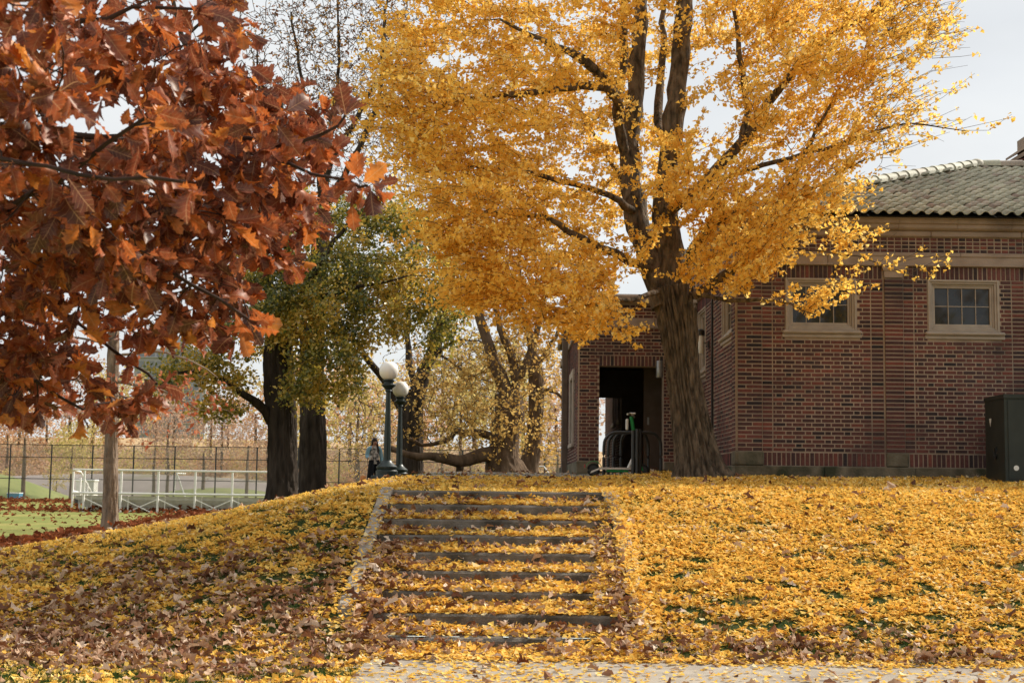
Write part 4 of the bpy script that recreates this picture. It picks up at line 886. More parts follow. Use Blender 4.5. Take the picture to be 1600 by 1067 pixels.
MB(uo).box((cx0 + 0.05, CYF - 0.012, cb + 0.06), (cx0 + 0.56, CYF + 0.005, ct - 0.03)).build('door', 'cabinet', U)
MB(uo).box((cx0 + 0.59, CYF - 0.012, cb + 0.06), (cx0 + 1.1, CYF + 0.005, ct - 0.03)).build('door', 'cabinet', U)
sdv = np.array([cxl - cx0, 21.5 - CYF, 0]); sdv /= np.linalg.norm(sdv); sn = np.array([-sdv[1], sdv[0], 0])
def on_side(t, z, k=0.004): return np.array([cx0, CYF, cb]) + sdv * t + (0, 0, z) + sn * k
tag(MB(uo).add([on_side(0.62, 0.96), on_side(0.74, 0.96), on_side(0.68, 0.83)], [(0, 1, 2)]).build('decal', 'white', U), 'small white triangular sticker')
q = [on_side(0.42 + 0.05 * math.cos(t), 0.44 + 0.085 * math.sin(t), 0.012) for t in np.linspace(0, 2 * math.pi, 13)]
MB(uo).tube(q, 0.012, 6).build('handle', 'black_metal', U, True)
disc = P(1587.5, 731, CYF); m = MB(uo); ring_ = [(disc[0] + 0.038 * math.cos(t), CYF - 0.016, disc[2] + 0.038 * math.sin(t)) for t in np.linspace(0, 2 * math.pi, 16, endpoint=False)]
m.loft([[(x, CYF - 0.01, z) for x, _, z in ring_], ring_][::-1]); tag(m.build('lock_disc', 'white_metal', U), 'pale round disc low on the cabinet front')
# ------------------------------------------------------------------ ginkgo
GD = 20.8
def PL_(pts): return [P(*q) for q in pts]
gb = P(1093, 748, GD)
T = Tree()
tp = PL_([(1096, 752, GD), (1090, 715, GD), (1079.5, 656, GD), (1068.5, 589, GD), (1062, 521, GD), (1054, 471, GD), (1050, 448, GD)])
T._nodes(smooth_path(tp[5:], 0.2), np.full(len(smooth_path(tp[5:], 0.2)), 0.25), 0)
fork = (1048, 462, GD)
GL = [  # traced limbs with distances of their own
 ([(1064, 480, GD), (1052, 420, 20.8), (1040, 335, 20.7), (1046, 250, 20.7), (1056, 160, 20.8), (1066, 60, 20.9), (1072, -60, 21.1), (1080, -260, 21.3)], 0.22, 0.07, 14),
 ([(1040, 478, GD), (1018, 405, 20.9), (997, 355, 21.0), (984, 260, 21.2), (992, 140, 21.4), (1002, 10, 21.5), (1004, -170, 21.7)], 0.20, 0.06, 14),
 ([(984, 262, 21.2), (967, 190, 20.9), (974, 80, 20.7), (978, -80, 20.5)], 0.095, 0.035, 10),
 ([(1046, 250, 20.7), (1030, 190, 21.6), (1034, 90, 22.2), (1038, -60, 22.6)], 0.09, 0.03, 8),
 ([(968, 180, 20.9), (958, 142, 20.5), (905, 133, 20.1), (835, 146, 19.7), (735, 152, 19.4), (670, 172, 19.2), (620, 168, 19.0)], 0.085, 0.015, 8),
 ([(960, 150, 20.6), (930, 110, 20.2), (890, 80, 19.9), (845, 62, 19.5), (780, 30, 19.3)], 0.09, 0.02, 8),
 ([(990, 330, 20.9), (940, 300, 20.3), (860, 280, 19.7), (780, 262, 19.3), (715, 262, 19.0)], 0.06, 0.012, 8),
 ([(1016, 420, 20.7), (962, 398, 20.2), (905, 372, 19.7), (850, 340, 19.3), (760, 330, 19.0), (720, 352, 18.8)], 0.075, 0.012, 8),
 ([(1030, 455, 20.5), (985, 470, 19.9), (930, 470, 19.5), (880, 490, 19.1), (850, 500, 18.9)], 0.045, 0.01, 8),
 ([(1044, 330, 20.5), (1095, 290, 20.4), (1165, 215, 20.3), (1215, 140, 20.3), (1290, 60, 20.2), (1400, 0, 20.1)], 0.10, 0.018, 8),
 ([(1160, 222, 20.3), (1166, 150, 20.4), (1150, 60, 20.4), (1146, -60, 20.3)], 0.06, 0.02, 8),
 ([(1085, 462, 20.6), (1130, 432, 20.3), (1185, 385, 20.1), (1218, 318, 20.1), (1265, 225, 20.0), (1300, 160, 19.9)], 0.075, 0.015, 8),
 ([(1105, 285, 20.4), (1170, 265, 20.2), (1260, 240, 20.0), (1340, 215, 19.8), (1420, 195, 19.7), (1510, 205, 19.6)], 0.045, 0.006, 7),
 ([(1085, 458, 20.4), (1140, 470, 19.9), (1210, 470, 19.5), (1275, 492, 19.2)], 0.045, 0.008, 7),
 ([(1060, 430, 20.5), (1080, 400, 19.9), (1110, 360, 19.3), (1150, 330, 18.8)], 0.05, 0.01, 7),
 ([(1030, 420, 21.0), (1000, 330, 22.0), (940, 230, 22.8), (880, 130, 23.4)], 0.07, 0.015, 8),
 ([(1185, 382, 20.1), (1260, 390, 19.8), (1340, 400, 19.7), (1420, 430, 19.7), (1452, 436, 19.7)], 0.018, 0.004, 6),
 ([(1215, 318, 20.1), (1290, 285, 19.8), (1330, 260, 19.6), (1400, 235, 19.5)], 0.022, 0.004, 6),
]
for pts, r0, r1, s in GL: T.limb(PL_(pts), r0, r1, s, 0.2, 0.012)
def clear_of_building(A): return ~((A[:, 0] > XC - 1.0) & (A[:, 1] > 21.2) & (A[:, 2] < 8.5)) & ~((A[:, 1] > 26.2))
blobs = [(745, 40, 20.3, 135, 95, 2.2, 92), (675, 150, 19.6, 80, 70, 1.4, 50), (760, 210, 19.4, 140, 85, 1.8, 95), (745, 315, 19.1, 90, 55, 1.4, 52), (800, 385, 19.2, 130, 55, 1.4, 75),
         (860, 460, 19.1, 110, 55, 1.3, 75), (935, 505, 19.2, 70, 30, 1.0, 38), (880, 110, 20.6, 130, 140, 2.4, 110), (1060, 40, 21, 190, 110, 2.8, 130), (1250, 40, 20.8, 190, 95, 2.3, 150),
         (1210, 180, 20.3, 140, 95, 2.0, 120), (1340, 110, 20.2, 110, 90, 1.6, 70), (1110, 320, 19.7, 120, 70, 1.3, 80), (1170, 380, 19.5, 80, 50, 1.2, 55), (1125, 425, 19.4, 85, 40, 1.0, 46),
         (1265, 482, 19.4, 35, 14, 0.4, 7), (980, 270, 20.5, 130, 130, 1.8, 45), (960, 400, 20.0, 90, 60, 1.2, 34), (900, -170, 21, 380, 170, 3.6, 120), (1180, -160, 21, 330, 150, 3.2, 110),
         (850, 250, 22.6, 230, 170, 1.4, 70), (1080, 200, 22.6, 200, 150, 1.0, 40), (1400, 60, 20.2, 90, 60, 1.0, 22), (1310, 250, 19.9, 90, 50, 1.0, 22), (1275, 330, 19.8, 70, 40, 0.8, 18), (630, 110, 19.4, 35, 40, 0.8, 10), (760, 450, 19.0, 55, 38, 0.9, 28), (695, 250, 19.2, 65, 55, 1.0, 32), (730, 380, 19.0, 55, 50, 1.0, 32), (780, 440, 19.1, 70, 50, 1.0, 40), (830, 320, 19.6, 110, 50, 1.2, 40), (640, 190, 19.3, 40, 55, .8, 18), (930, 440, 19.2, 70, 40, 1.0, 30), (1430, 40, 20.1, 70, 60, 1.0, 30), (1260, 300, 19.7, 60, 45, .8, 26), (1300, 385, 19.5, 45, 20, .4, 8), (640, 90, 19.4, 40, 60, .8, 18), (1380, 190, 19.9, 70, 50, .8, 22)]
pts = blob_points(blobs, clear_of_building)
first = rng.random(len(pts)) < 0.22
T.grow(pts[first], 1, 0.022, 0.004, 5, 0.2, 0.06, 0.02)
T.grow(pts[~first], 2, 0.010, 0.0025, 3, 0.16, 0.06, 0.04, straight=0.8)
# short side shoots
bp_, bd_ = T.samples((1, 2), 0.125, 0.05); out_ = bp_ - np.array([tp[-1][0], tp[-1][1], 0]); out_[:, 2] = 0; out_ /= np.linalg.norm(out_, axis=1)[:, None] + 1e-6
# shoots lie flat and outward on the stair side, and rise on the building side
rise = np.where(bp_[:, 0] < tp[-1][0], 0.0, 0.45)[:, None] * np.array([0, 0, 1.0])
len_ = rng.uniform(0.15, 0.75, len(bp_))[:, None]; sd3 = out_ * 0.75 + bd_ * 0.35 + rdir(len(bp_)) * (0.55, 0.55, 0.30) + rise; tips = bp_ + sd3 * len_
k = clear_of_building(tips); T.shoots(bp_[k], tips[k], 3, 0.0045, 0.0022)
lp, ld = T.samples((1, 2, 3), 0.096, 0.04)
k = rng.random(len(lp)) < np.where(lp[:, 0] > xf(1300, 200), 0.45, 1.0); lp, ld = lp[k], ld[k]
gl = leaves_on(lp, ld, FALL * (1, 1, 1.3), FALL_F, 0.052, 4, 0.026, 0.30, 0.2, 0.5)
make_tree('ginkgo_tree', 'big golden yellow ginkgo tree beside the stairs, leaning in front of the brick building', gb, T, tp, [0.27, 0.25, 0.238, 0.222, 0.23, 0.26, 0.27], 'bark', 'twig', gl, 'ginkgo', flare=0.17, n=180, rough=0.15, seed=3)
print('ginkgo leaves', len(lp) * 3, 'paths', len(T.paths))

# ------------------------------------------------------------------ foreground oak
OB = np.array([-4.6, 6.3, 0.0]); T = Tree()
otp = [OB + (0, 0, -0.1), OB + (0.03, 0, 1.2), OB + (0.0, 0.05, 2.6), OB + (0.05, 0.0, 4.4)]
T._nodes(smooth_path(otp[1:], 0.3), np.full(len(smooth_path(otp[1:], 0.3)), 0.12), 0)
def from_trunk(z, rest): return [OB + (0.02, 0, z)] + PL_(rest)
OL = [(2.5, [(-150, 400, 5.6), (0, 335, 5.2), (85, 282, 4.9), (170, 225, 4.7), (235, 180, 4.6)], 0.035), (2.3, [(-120, 380, 5.8), (60, 362, 5.7), (190, 398, 5.6), (300, 440, 5.6), (390, 500, 5.7)], 0.03),
      (3.0, [(-80, 200, 6.0), (120, 210, 6.0), (240, 222, 5.9), (340, 215, 5.8), (430, 226, 5.7), (500, 208, 5.6), (540, 180, 5.6)], 0.032), (3.4, [(-80, 90, 5.5), (60, 60, 5.3), (130, 38, 5.2), (205, 14, 5.2), (310, 15, 5.1)], 0.03),
      (1.9, [(-100, 500, 6.0), (0, 575, 6.1), (60, 600, 6.2), (130, 640, 6.2)], 0.022), (2.0, [(-120, 460, 6.3), (60, 470, 6.4), (200, 560, 6.5), (245, 600, 6.5)], 0.022),
      (3.6, [(-50, -40, 6.6), (150, 60, 6.8), (300, 90, 6.9), (400, 130, 6.9), (450, 150, 6.9)], 0.03), (3.2, [(-90, 235, 4.8), (60, 262, 4.5), (180, 280, 4.4), (290, 285, 4.4)], 0.012),
      (3.05, [(0, 215, 6.0), (240, 225, 5.9), (400, 240, 5.7), (490, 270, 5.5), (548, 282, 5.4), (575, 290, 5.4)], 0.012),
      (3.8, [(-100, -200, 6.0), (150, -120, 6.0), (320, -60, 6.0)], 0.03), (2.7, [(-100, 300, 6.8), (150, 300, 7.0), (380, 330, 7.2), (500, 300, 7.2)], 0.028)]
for z, rest, r0 in OL: T.limb(from_trunk(z, rest), r0, 0.006, 8, 0.12, 0.008, skip=0.3)
ob = [(70, 90, 4.7, 110, 90, 0.7, 26), (200, 60, 5.6, 130, 60, 0.8, 30), (300, 140, 6.3, 110, 60, 0.7, 34), (130, 220, 5.0, 150, 70, 0.8, 40), (300, 260, 5.6, 120, 70, 0.8, 42), (430, 240, 5.9, 85, 55, 0.6, 30), (480, 215, 6.2, 50, 45, 0.4, 12),
      (60, 330, 5.2, 110, 70, 0.8, 44), (200, 370, 5.3, 130, 70, 0.8, 40), (340, 370, 6.0, 110, 75, 0.7, 40), (440, 320, 6.4, 65, 50, 0.5, 18), (60, 450, 5.8, 110, 60, 0.8, 38), (240, 450, 5.9, 130, 40, 0.6, 20),
      (350, 470, 6.0, 60, 50, 0.4, 14), (50, 545, 6.2, 75, 60, 0.6, 40), (250, 500, 6.5, 90, 25, 0.5, 12), (120, 620, 6.4, 80, 24, 0.4, 6), (25, 630, 6.3, 45, 45, 0.4, 12), (410, 165, 6.6, 60, 35, 0.5, 12), (150, -120, 6, 250, 110, 1.2, 40), (60, 15, 4.2, 70, 40, 0.3, 8), (200, 625, 6.5, 40, 20, 0.3, 6), (560, 290, 5.4, 22, 12, 0.12, 6), (360, 20, 5.4, 30, 20, 0.3, 4),
      (-180, 150, 5.6, 170, 130, 0.9, 46), (-220, 380, 5.7, 180, 120, 0.9, 46), (-450, 250, 5.9, 200, 200, 1.0, 40), (-150, 560, 6.1, 120, 70, 0.7, 18)]
pts = blob_points(ob); f1 = rng.random(len(pts)) < 0.3
T.grow(pts[f1], 1, 0.010, 0.003, 5, 0.1, 0.06); T.grow(pts[~f1], 2, 0.006, 0.002, 4, 0.08, 0.06)
lp, ld = T.samples((1, 2), 0.062, 0.2)
ends = np.array([p[-1] for p, l in T.branches]); endd = np.array([p[-1] - p[-2] for p, l in T.branches]); endd /= np.linalg.norm(endd, axis=1)[:, None]
lp = np.vstack([lp, np.repeat(ends, 7, 0)]); ld = np.vstack([ld, np.repeat(endd, 7, 0)]); n = len(lp)
t = ld * 0.7 + rdir(n) * 0.75 + np.array([0, 0, -0.35]); nn = rdir(n) * 1.0 + np.array([0.1, -0.35, 0.45]); R = frames(nn, t); sc = rng.normal(0.085, 0.03, n).clip(0.04, 0.17); lp = lp + rng.normal(0, 0.01, (n, 3)) + t * 0.02
kind = rng.integers(0, len(OAKS), n); rn = rng.random(n)
Oak = empty('oak_tree', 'oak tree with large rust red leaves reaching into the photo from the left', 'tree', OB)
obj('trunk', trunk_mesh(otp, [0.20, 0.17, 0.14, 0.05], OB, 48, 0.07, 0.06, seed=9), 'bark_dark', Oak)
obj('limbs', tubes_mesh('limbs', [q for q in T.paths if q[2] == 8], OB), 'twig_dark', Oak)
tag(obj('twigs', tubes_mesh('twigs', [q for q in T.paths if q[2] != 8], OB), 'twig_dark', Oak), kind='stuff')
v = lp - EYE; depth = v @ _f; sx = v @ _r / depth * F_PX + CX; sy = CY - v @ _u / depth * F_PX
big = sc / depth * ((sx > -30) & (sx < 640) & (sy > -30) & (sy < 760)); pick = np.argsort(-big)[:300]; single = np.zeros(n, bool); single[pick] = True
leafme = []
for Vt, Ft in OAKS:
    me = fastmesh('leaf', Vt, [np.array(Ft)], smooth=True, luv=Vt); me.materials.append(M['oak']); leafme.append(me)
for i in pick:
    o = bpy.data.objects.new('leaf', leafme[kind[i]]); link(o, Oak); Rm = R[i] * sc[i]
    o.matrix_local = Matrix([[*Rm[k], (lp[i] - OB)[k]] for k in range(3)] + [[0, 0, 0, 1]])
parts_ = []
for q in range(len(OAKS)):
    s = (~single) & (kind == q); parts_.append(scatter(OAKS[q][0], OAKS[q][1], lp[s], R[s], sc[s], rn[s]))
V, Fa, r_ = cat_leaves(*parts_); luv_ = np.vstack([np.tile(OAKS[q][0], (int(((~single) & (kind == q)).sum()), 1)) for q in range(len(OAKS))])
tag(obj('foliage', fastmesh('foliage', V - OB, [Fa], [r_], True, luv_), 'oak', Oak), kind='stuff')
print('oak leaves', n)

# ------------------------------------------------------------------ middle-distance trees
def on_ground(px, py, d): p = P(px, py, d); p[2] = gz1(p[0], d) - 0.08; return p
# broad tree with green and yellow leaves
D = 38.5; T = Tree(); b0 = on_ground(440, 775, D)
tp = [b0] + PL_([(441, 730, D), (441, 660, D), (437, 600, D), (436, 540, D), (440, 470, D)])
T._nodes(smooth_path(tp[3:], 0.3), np.full(len(smooth_path(tp[3:], 0.3)), 0.25), 0)
for pts, r0, r1 in [([(424, 660, D), (405, 632, D - .5), (375, 612, D - 1), (320, 580, D - 1.5), (255, 588, D - 2)], 0.14, 0.02), ([(440, 560, D), (470, 470, D), (520, 380, D - 1), (560, 330, D - 1)], 0.18, 0.03),
                    ([(436, 560, D), (420, 450, D + .5), (380, 330, D + 1), (330, 180, D + 1), (285, 60, D + 1), (262, -40, D + 1)], 0.2, 0.05), ([(440, 520, D), (450, 400, D), (450, 300, D), (440, 150, D)], 0.16, 0.04), ([(470, 470, D), (560, 450, D - 1.5), (640, 430, D - 2)], 0.08, 0.02), ([(285, 62, D + 1), (330, 20, D + 1), (360, -30, D + 1)], 0.05, 0.02)]: T.limb(PL_(pts), r0, r1, 9, 0.3, 0.02)
pts = blob_points([(430, 480, 37.2, 70, 70, 1.4, 60), (300, 570, 37, 70, 45, 1.2, 40), (400, 400, 37.5, 70, 60, 1.4, 40), (560, 590, 37, 30, 30, .8, 18), (560, 480, 37.2, 110, 90, 1.6, 90), (480, 600, 37.2, 60, 40, 1.2, 30), (690, 480, 37.8, 40, 70, 1.2, 40), (660, 420, 37.8, 55, 90, 1.5, 60), (610, 340, 38, 70, 40, 1.4, 40), (470, 330, 38, 70, 40, 1.4, 30), (530.0, 400.0, 38.2, 120.0, 75.0, 1.9, 114), (480.0, 490.0, 37.7, 80.0, 70.0, 1.6, 94), (600.0, 470.0, 37.7, 85.0, 75.0, 1.8, 101), (540.0, 560.0, 37.2, 100.0, 45.0, 1.4, 81), (640.0, 540.0, 37.7, 40.0, 40.0, 0.8, 18), (320.0, 590.0, 37.7, 80.0, 35.0, 1.2, 54), (420.0, 420.0, 38.2, 80.0, 90.0, 1.9, 67), (330.0, 640.0, 37.7, 60.0, 18.0, 0.8, 18), (500.0, 610.0, 37.2, 60.0, 22.0, 0.8, 27), (380.0, 520.0, 38.2, 60.0, 50.0, 1.2, 33), (570.0, 330.0, 38.2, 70.0, 35.0, 1.2, 32)])
v_ = pts - EYE; q_ = v_ @ _f; px_s = v_ @ _r / q_ * F_PX + CX; py_s = CY - v_ @ _u / q_ * F_PX; pts = pts[~((px_s > 572) & (py_s > 530) & (px_s < 660))]
f1 = rng.random(len(pts)) < 0.25; T.grow(pts[f1], 1, 0.03, 0.008, 5, 0.3); T.grow(pts[~f1], 2, 0.014, 0.005, 3, 0.25)
bp_, bd_ = T.samples((1, 2), 0.35, 0.1); T.grow(bp_ + rdir(len(bp_)) * rng.uniform(0.15, 0.5, len(bp_))[:, None], 3, 0.007, 0.003, 3, 0.2)
lp, ld = T.samples((1, 2, 3), 0.055, 0.05)
make_tree('park_tree', 'broad tree with thick dark trunk and mixed green and yellow leaves behind the slope', b0, T, tp, [0.43, 0.385, 0.375, 0.41, 0.36, 0.24], 'bark_dark', 'twig_dark', leaves_on(lp, ld, OVAL, OVAL_F, 0.105, 4, 0.11, 0.35, 0.3, 0.4), 'mixed', flare=0.16, n=90, rough=0.07, seed=5)
print('mixed leaves', len(lp) * 2)
# tall thinning tree behind it
D = 43.0; T = Tree(); b0 = on_ground(488, 765, D)
tp = [b0] + PL_([(489, 720, D), (489, 640, D), (487, 560, D), (492, 460, D), (500, 380, D), (505, 300, D)])
T._nodes(smooth_path(tp[3:], 0.4), np.linspace(0.3, 0.15, len(smooth_path(tp[3:], 0.4))), 0)
for pts, r0, r1 in [([(503, 320, D), (520, 240, D), (555, 195, D), (568, 160, D), (600, 110, D)], 0.13, 0.04), ([(503, 310, D), (490, 220, D), (470, 120, D), (455, 20, D)], 0.1, 0.03), ([(505, 330, D), (545, 260, D - 1), (590, 160, D - 1), (600, 50, D - 1), (610, -30, D)], 0.12, 0.03), ([(500, 370, D), (440, 270, D), (410, 170, D), (400, 60, D)], 0.1, 0.02), ([(503, 320, D), (520, 190, D + 1), (530, 80, D + 1), (525, -20, D + 1)], 0.1, 0.03), ([(592, 155, D - 1), (640, 120, D - 1), (690, 60, D - 1)], 0.05, 0.02)]: T.limb(PL_(pts), r0, r1, 7, 0.35, 0.03)
pts = blob_points([(470, 130, D, 110, 130, 2.5, 250), (560, 100, D, 90, 110, 2.0, 180), (520, 240, D, 120, 80, 2, 190), (620, 40, D, 70, 60, 1.5, 50), (620, 220, D, 90, 120, 2, 80)])
T.grow(pts[::4], 1, 0.035, 0.01, 4, 0.4); T.grow(np.delete(pts, np.s_[::4], 0), 2, 0.02, 0.006, 3, 0.35)
bp_, bd_ = T.samples((1, 2), 0.24, 0.1); T.grow(bp_ + (rdir(len(bp_)) * .6 + (0, 0, 0.85)) * rng.uniform(0.4, 1.3, len(bp_))[:, None], 3, 0.020, 0.011, 3, 0.3)
bp_, bd_ = T.samples((3,), 0.26, 0.2); T.grow(bp_ + (rdir(len(bp_)) * .7 + (0, 0, 0.75)) * rng.uniform(0.2, 0.7, len(bp_))[:, None], 4, 0.013, 0.010, 3, 0.3)
lp, ld = T.samples((2, 3, 4), 0.42, 0.3)
make_tree('park_tree', 'tall nearly bare tree with sparse brown leaves, its trunk just right of the broad tree', b0, T, tp, [0.41, 0.39, 0.36, 0.36, 0.34, 0.25, 0.15], 'bark_dark', 'twig', leaves_on(lp, ld, OVAL, OVAL_F, 0.10, 1, 0.05), 'sparse', flare=0.12, n=80, seed=6)
# bare tree right of the lamps
D = 50.0; T = Tree(); b0 = on_ground(645, 742, D)
tp = [b0] + PL_([(645, 700, D), (645, 650, D), (650, 610, D)])
T._nodes(np.array(tp[-2:]), np.array([0.3, 0.3]), 0); T.dir[:] = (0, 0, 1)
for pts, r0, r1 in [([(645, 665, D), (655, 600, D), (680, 540, D), (700, 470, D), (715, 400, D), (720, 300, D)], 0.30, 0.06), ([(645, 665, D), (610, 610, D), (575, 560, D - 1), (540, 520, D - 1), (520, 460, D)], 0.2, 0.04), ([(652, 620, D), (640, 560, D + 1), (640, 470, D + 1), (650, 380, D + 1)], 0.16, 0.04), ([(670, 565, D), (720, 530, D - 1), (760, 540, D - 2)], 0.07, 0.02), ([(680, 545, D), (740, 590, D - 1), (790, 600, D - 1)], 0.06, 0.015), ([(690, 505, D), (760, 480, D), (830, 450, D)], 0.08, 0.02)]: T.limb(PL_(pts), r0, r1, 9, 0.4, 0.04)
pts = blob_points([(700, 560, D, 90, 60, 2, 90), (720, 620, D - 1, 80, 45, 2, 95), (590, 640, D, 60, 50, 1.5, 75), (690, 430, D, 110, 80, 2.5, 100), (570, 480, D, 70, 60, 2, 40), (660, 330, D, 120, 90, 3, 60), (560, 690, D, 40, 30, 1, 40), (780, 500, D, 60, 60, 2, 60)])
T.grow(pts[::3], 1, 0.04, 0.012, 4, 0.4, sag=0.05); T.grow(np.delete(pts, np.s_[::3], 0), 2, 0.022, 0.007, 3, 0.35, sag=0.1)
bp_, bd_ = T.samples((1, 2), 0.2, 0.1); T.grow(bp_ + (rdir(len(bp_)) + (0, 0, -0.35)) * rng.uniform(0.3, 1.0, len(bp_))[:, None], 3, 0.016, 0.009, 3, 0.3, sag=0.1)
lp, ld = T.samples((2, 3), 0.17, 0.3)
make_tree('bare_tree', 'dark forked tree with drooping bare twigs right of the globe lamps', b0, T, tp, [0.36, 0.36, 0.36, 0.34], 'bark_dark', 'twig', leaves_on(lp, ld, OVAL, OVAL_F, 0.10, 1, 0.06), 'amber', flare=0.05, n=70, seed=8)
# spreading tree with the low limb
D = 46.0; T = Tree(); b0 = on_ground(790, 740, D)
tp = [b0] + PL_([(786, 715, D), (790, 690, D), (796, 655, D), (795, 615, D)])
T._nodes(np.array(tp[-2:]), np.array([0.35, 0.35]), 0); T.dir[:] = (0, 0, 1)
for pts, r0, r1 in [([(780, 712, D), (750, 712, D - .3), (715, 720, D - .6), (685, 715, D - .8), (655, 712, D - 1), (610, 700, D - 1)], 0.26, 0.09), ([(718, 722, D - .6), (719, 732, D - .6), (717, 738, D - .6)], 0.14, 0.10), ([(782, 695, D), (768, 682, D), (740, 673, D), (715, 676, D), (695, 690, D), (660, 694, D), (640, 685, D)], 0.16, 0.05),
                    ([(794, 625, D), (782, 590, D), (766, 545, D), (752, 500, D), (735, 440, D), (728, 350, D)], 0.26, 0.06), ([(796, 630, D), (805, 600, D), (803, 570, D), (788, 530, D), (775, 490, D), (770, 400, D)], 0.2, 0.05), ([(805, 605, D), (822, 570, D), (836, 530, D), (850, 470, D), (870, 400, D)], 0.16, 0.05)]: T.limb(PL_(pts), r0, r1, 10, 0.35, 0.03)
pts = blob_points([(730, 660, D - 1, 90, 35, 1.5, 95), (700, 600, D, 90, 50, 1.5, 85), (800, 640, D - 1, 50, 50, 1.2, 55), (770, 560, D, 80, 60, 1.8, 70), (840, 520, D, 60, 60, 1.8, 35), (750, 430, D, 110, 70, 2.2, 50), (830, 380, D, 80, 80, 2, 30)])
T.grow(pts[::3], 1, 0.04, 0.012, 4, 0.4); T.grow(np.delete(pts, np.s_[::3], 0), 2, 0.02, 0.007, 3, 0.35)
bp_, bd_ = T.samples((1, 2), 0.26, 0.1); T.grow(bp_ + (rdir(len(bp_)) + (0, 0, -0.2)) * rng.uniform(0.3, 0.9, len(bp_))[:, None], 3, 0.012, 0.006, 3, 0.3)
lp, ld = T.samples((1, 2, 3), 0.13, 0.2)
TW = make_tree('spreading_tree', 'gnarled tree with a thick low horizontal limb and amber leaves beyond the upper path', b0, T, tp, [0.62, 0.50, 0.42, 0.45, 0.42], 'bark_tan', 'twig', leaves_on(lp, ld, OVAL, OVAL_F, 0.115, 2, 0.08), 'amber', flare=0.12, n=70, rough=0.08, seed=10)
D = 47.5; T = Tree(); b0 = on_ground(822, 742, D)
tp = [b0] + PL_([(832, 700, D), (837, 650, D), (838, 600, D), (835, 560, D)])
T._nodes(np.array(tp[-2:]), np.array([0.2, 0.2]), 0); T.dir[:] = (0, 0, 1)
for pts, r0, r1 in [([(835, 565, D), (828, 530, D), (815, 490, D), (812, 420, D)], 0.2, 0.06), ([(838, 612, D), (852, 607, D), (868, 612, D), (882, 626, D)], 0.1, 0.04), ([(836, 575, D), (860, 540, D), (890, 480, D)], 0.1, 0.03)]: T.limb(PL_(pts), r0, r1, 9, 0.35, 0.03)
pts = blob_points([(850, 650, D, 30, 50, 1.2, 55), (860, 580, D, 30, 50, 1.4, 40), (830, 480, D, 70, 60, 2, 40), (845, 710, D + 1, 25, 20, 1, 16)])
T.grow(pts[::2], 1, 0.03, 0.01, 4, 0.4); T.grow(pts[1::2], 2, 0.02, 0.007, 3, 0.35)
bp_, bd_ = T.samples((1, 2), 0.26, 0.1); T.grow(bp_ + (rdir(len(bp_)) + (0, 0, -0.2)) * rng.uniform(0.3, 0.9, len(bp_))[:, None], 3, 0.012, 0.006, 3, 0.3)
lp, ld = T.samples((1, 2, 3), 0.11, 0.2)
make_tree('bare_tree', 'slimmer trunk with amber leaves just left of the porch corner', b0, T, tp, [0.34, 0.27, 0.24, 0.26, 0.22], 'bark_tan', 'twig', leaves_on(lp, ld, OVAL, OVAL_F, 0.115, 2, 0.08), 'amber', flare=0.06, n=60, seed=11)
# slender young tree at the foot of the slope
D = 26.0; T = Tree(); b0 = on_ground(172, 830, D)
tp = [b0] + PL_([(172, 800, D), (173, 740, D), (175, 660, D), (176, 580, D), (178, 500, D), (180, 440, D)])
T._nodes(smooth_path(tp[3:], 0.3), np.full(len(smooth_path(tp[3:], 0.3)), 0.1), 0)
for pts, r0, r1 in [([(178, 595, D), (215, 602, D - .3), (260, 615, D - .5), (310, 640, D - .7)], 0.04, 0.012), ([(175, 600, D), (140, 598, D - .3), (100, 590, D - .5)], 0.04, 0.012), ([(177, 545, D), (140, 530, D - .3), (95, 525, D - .4)], 0.035, 0.012), ([(178, 608, D), (205, 625, D + .2), (240, 650, D + .3)], 0.03, 0.01), ([(178, 560, D), (230, 550, D - .3), (290, 560, D - .6), (340, 590, D - .8)], 0.03, 0.01), ([(179, 470, D), (181, 400, D), (180, 320, D + .1), (186, 230, D)], 0.085, 0.025), ([(180, 400, D), (230, 350, D - .4), (280, 290, D - .6)], 0.03, 0.01), ([(180, 430, D), (120, 390, D + .3), (80, 320, D + .4)], 0.03, 0.01)]: T.limb(PL_(pts), r0, r1, 7, 0.2, 0.02)
pts = blob_points([(230, 610, D - .4, 80, 45, 0.9, 50), (120, 590, D - .3, 70, 50, 0.9, 40), (300, 625, D - .6, 60, 40, 0.6, 26), (170, 500, D, 110, 50, 1.2, 40), (180, 380, D, 110, 80, 1.2, 45), (185, 270, D, 70, 60, .9, 24), (205, 660, D - .2, 30, 15, 0.3, 6)])
T.grow(pts, 1, 0.012, 0.004, 4, 0.2, 0.08, 0.08); bp_, bd_ = T.samples((1,), 0.22, 0.2); T.grow(bp_ + (rdir(len(bp_)) + (0, 0, -0.3)) * rng.uniform(0.15, 0.5, len(bp_))[:, None], 2, 0.006, 0.003, 3, 0.15, 0.08, 0.1)
lp, ld = T.samples((1, 2), 0.14, 0.3)
make_tree('young_tree', 'slender grey barked tree with few reddish leaves at the foot of the slope', b0, T, tp, [0.15, 0.125, 0.115, 0.108, 0.10, 0.095, 0.08], 'bark_grey', 'twig_pale', leaves_on(lp, ld, OVAL, OVAL_F, 0.10, 1, 0.03, 0.6), 'red', flare=0.05, n=56, rough=0.10, seed=12)

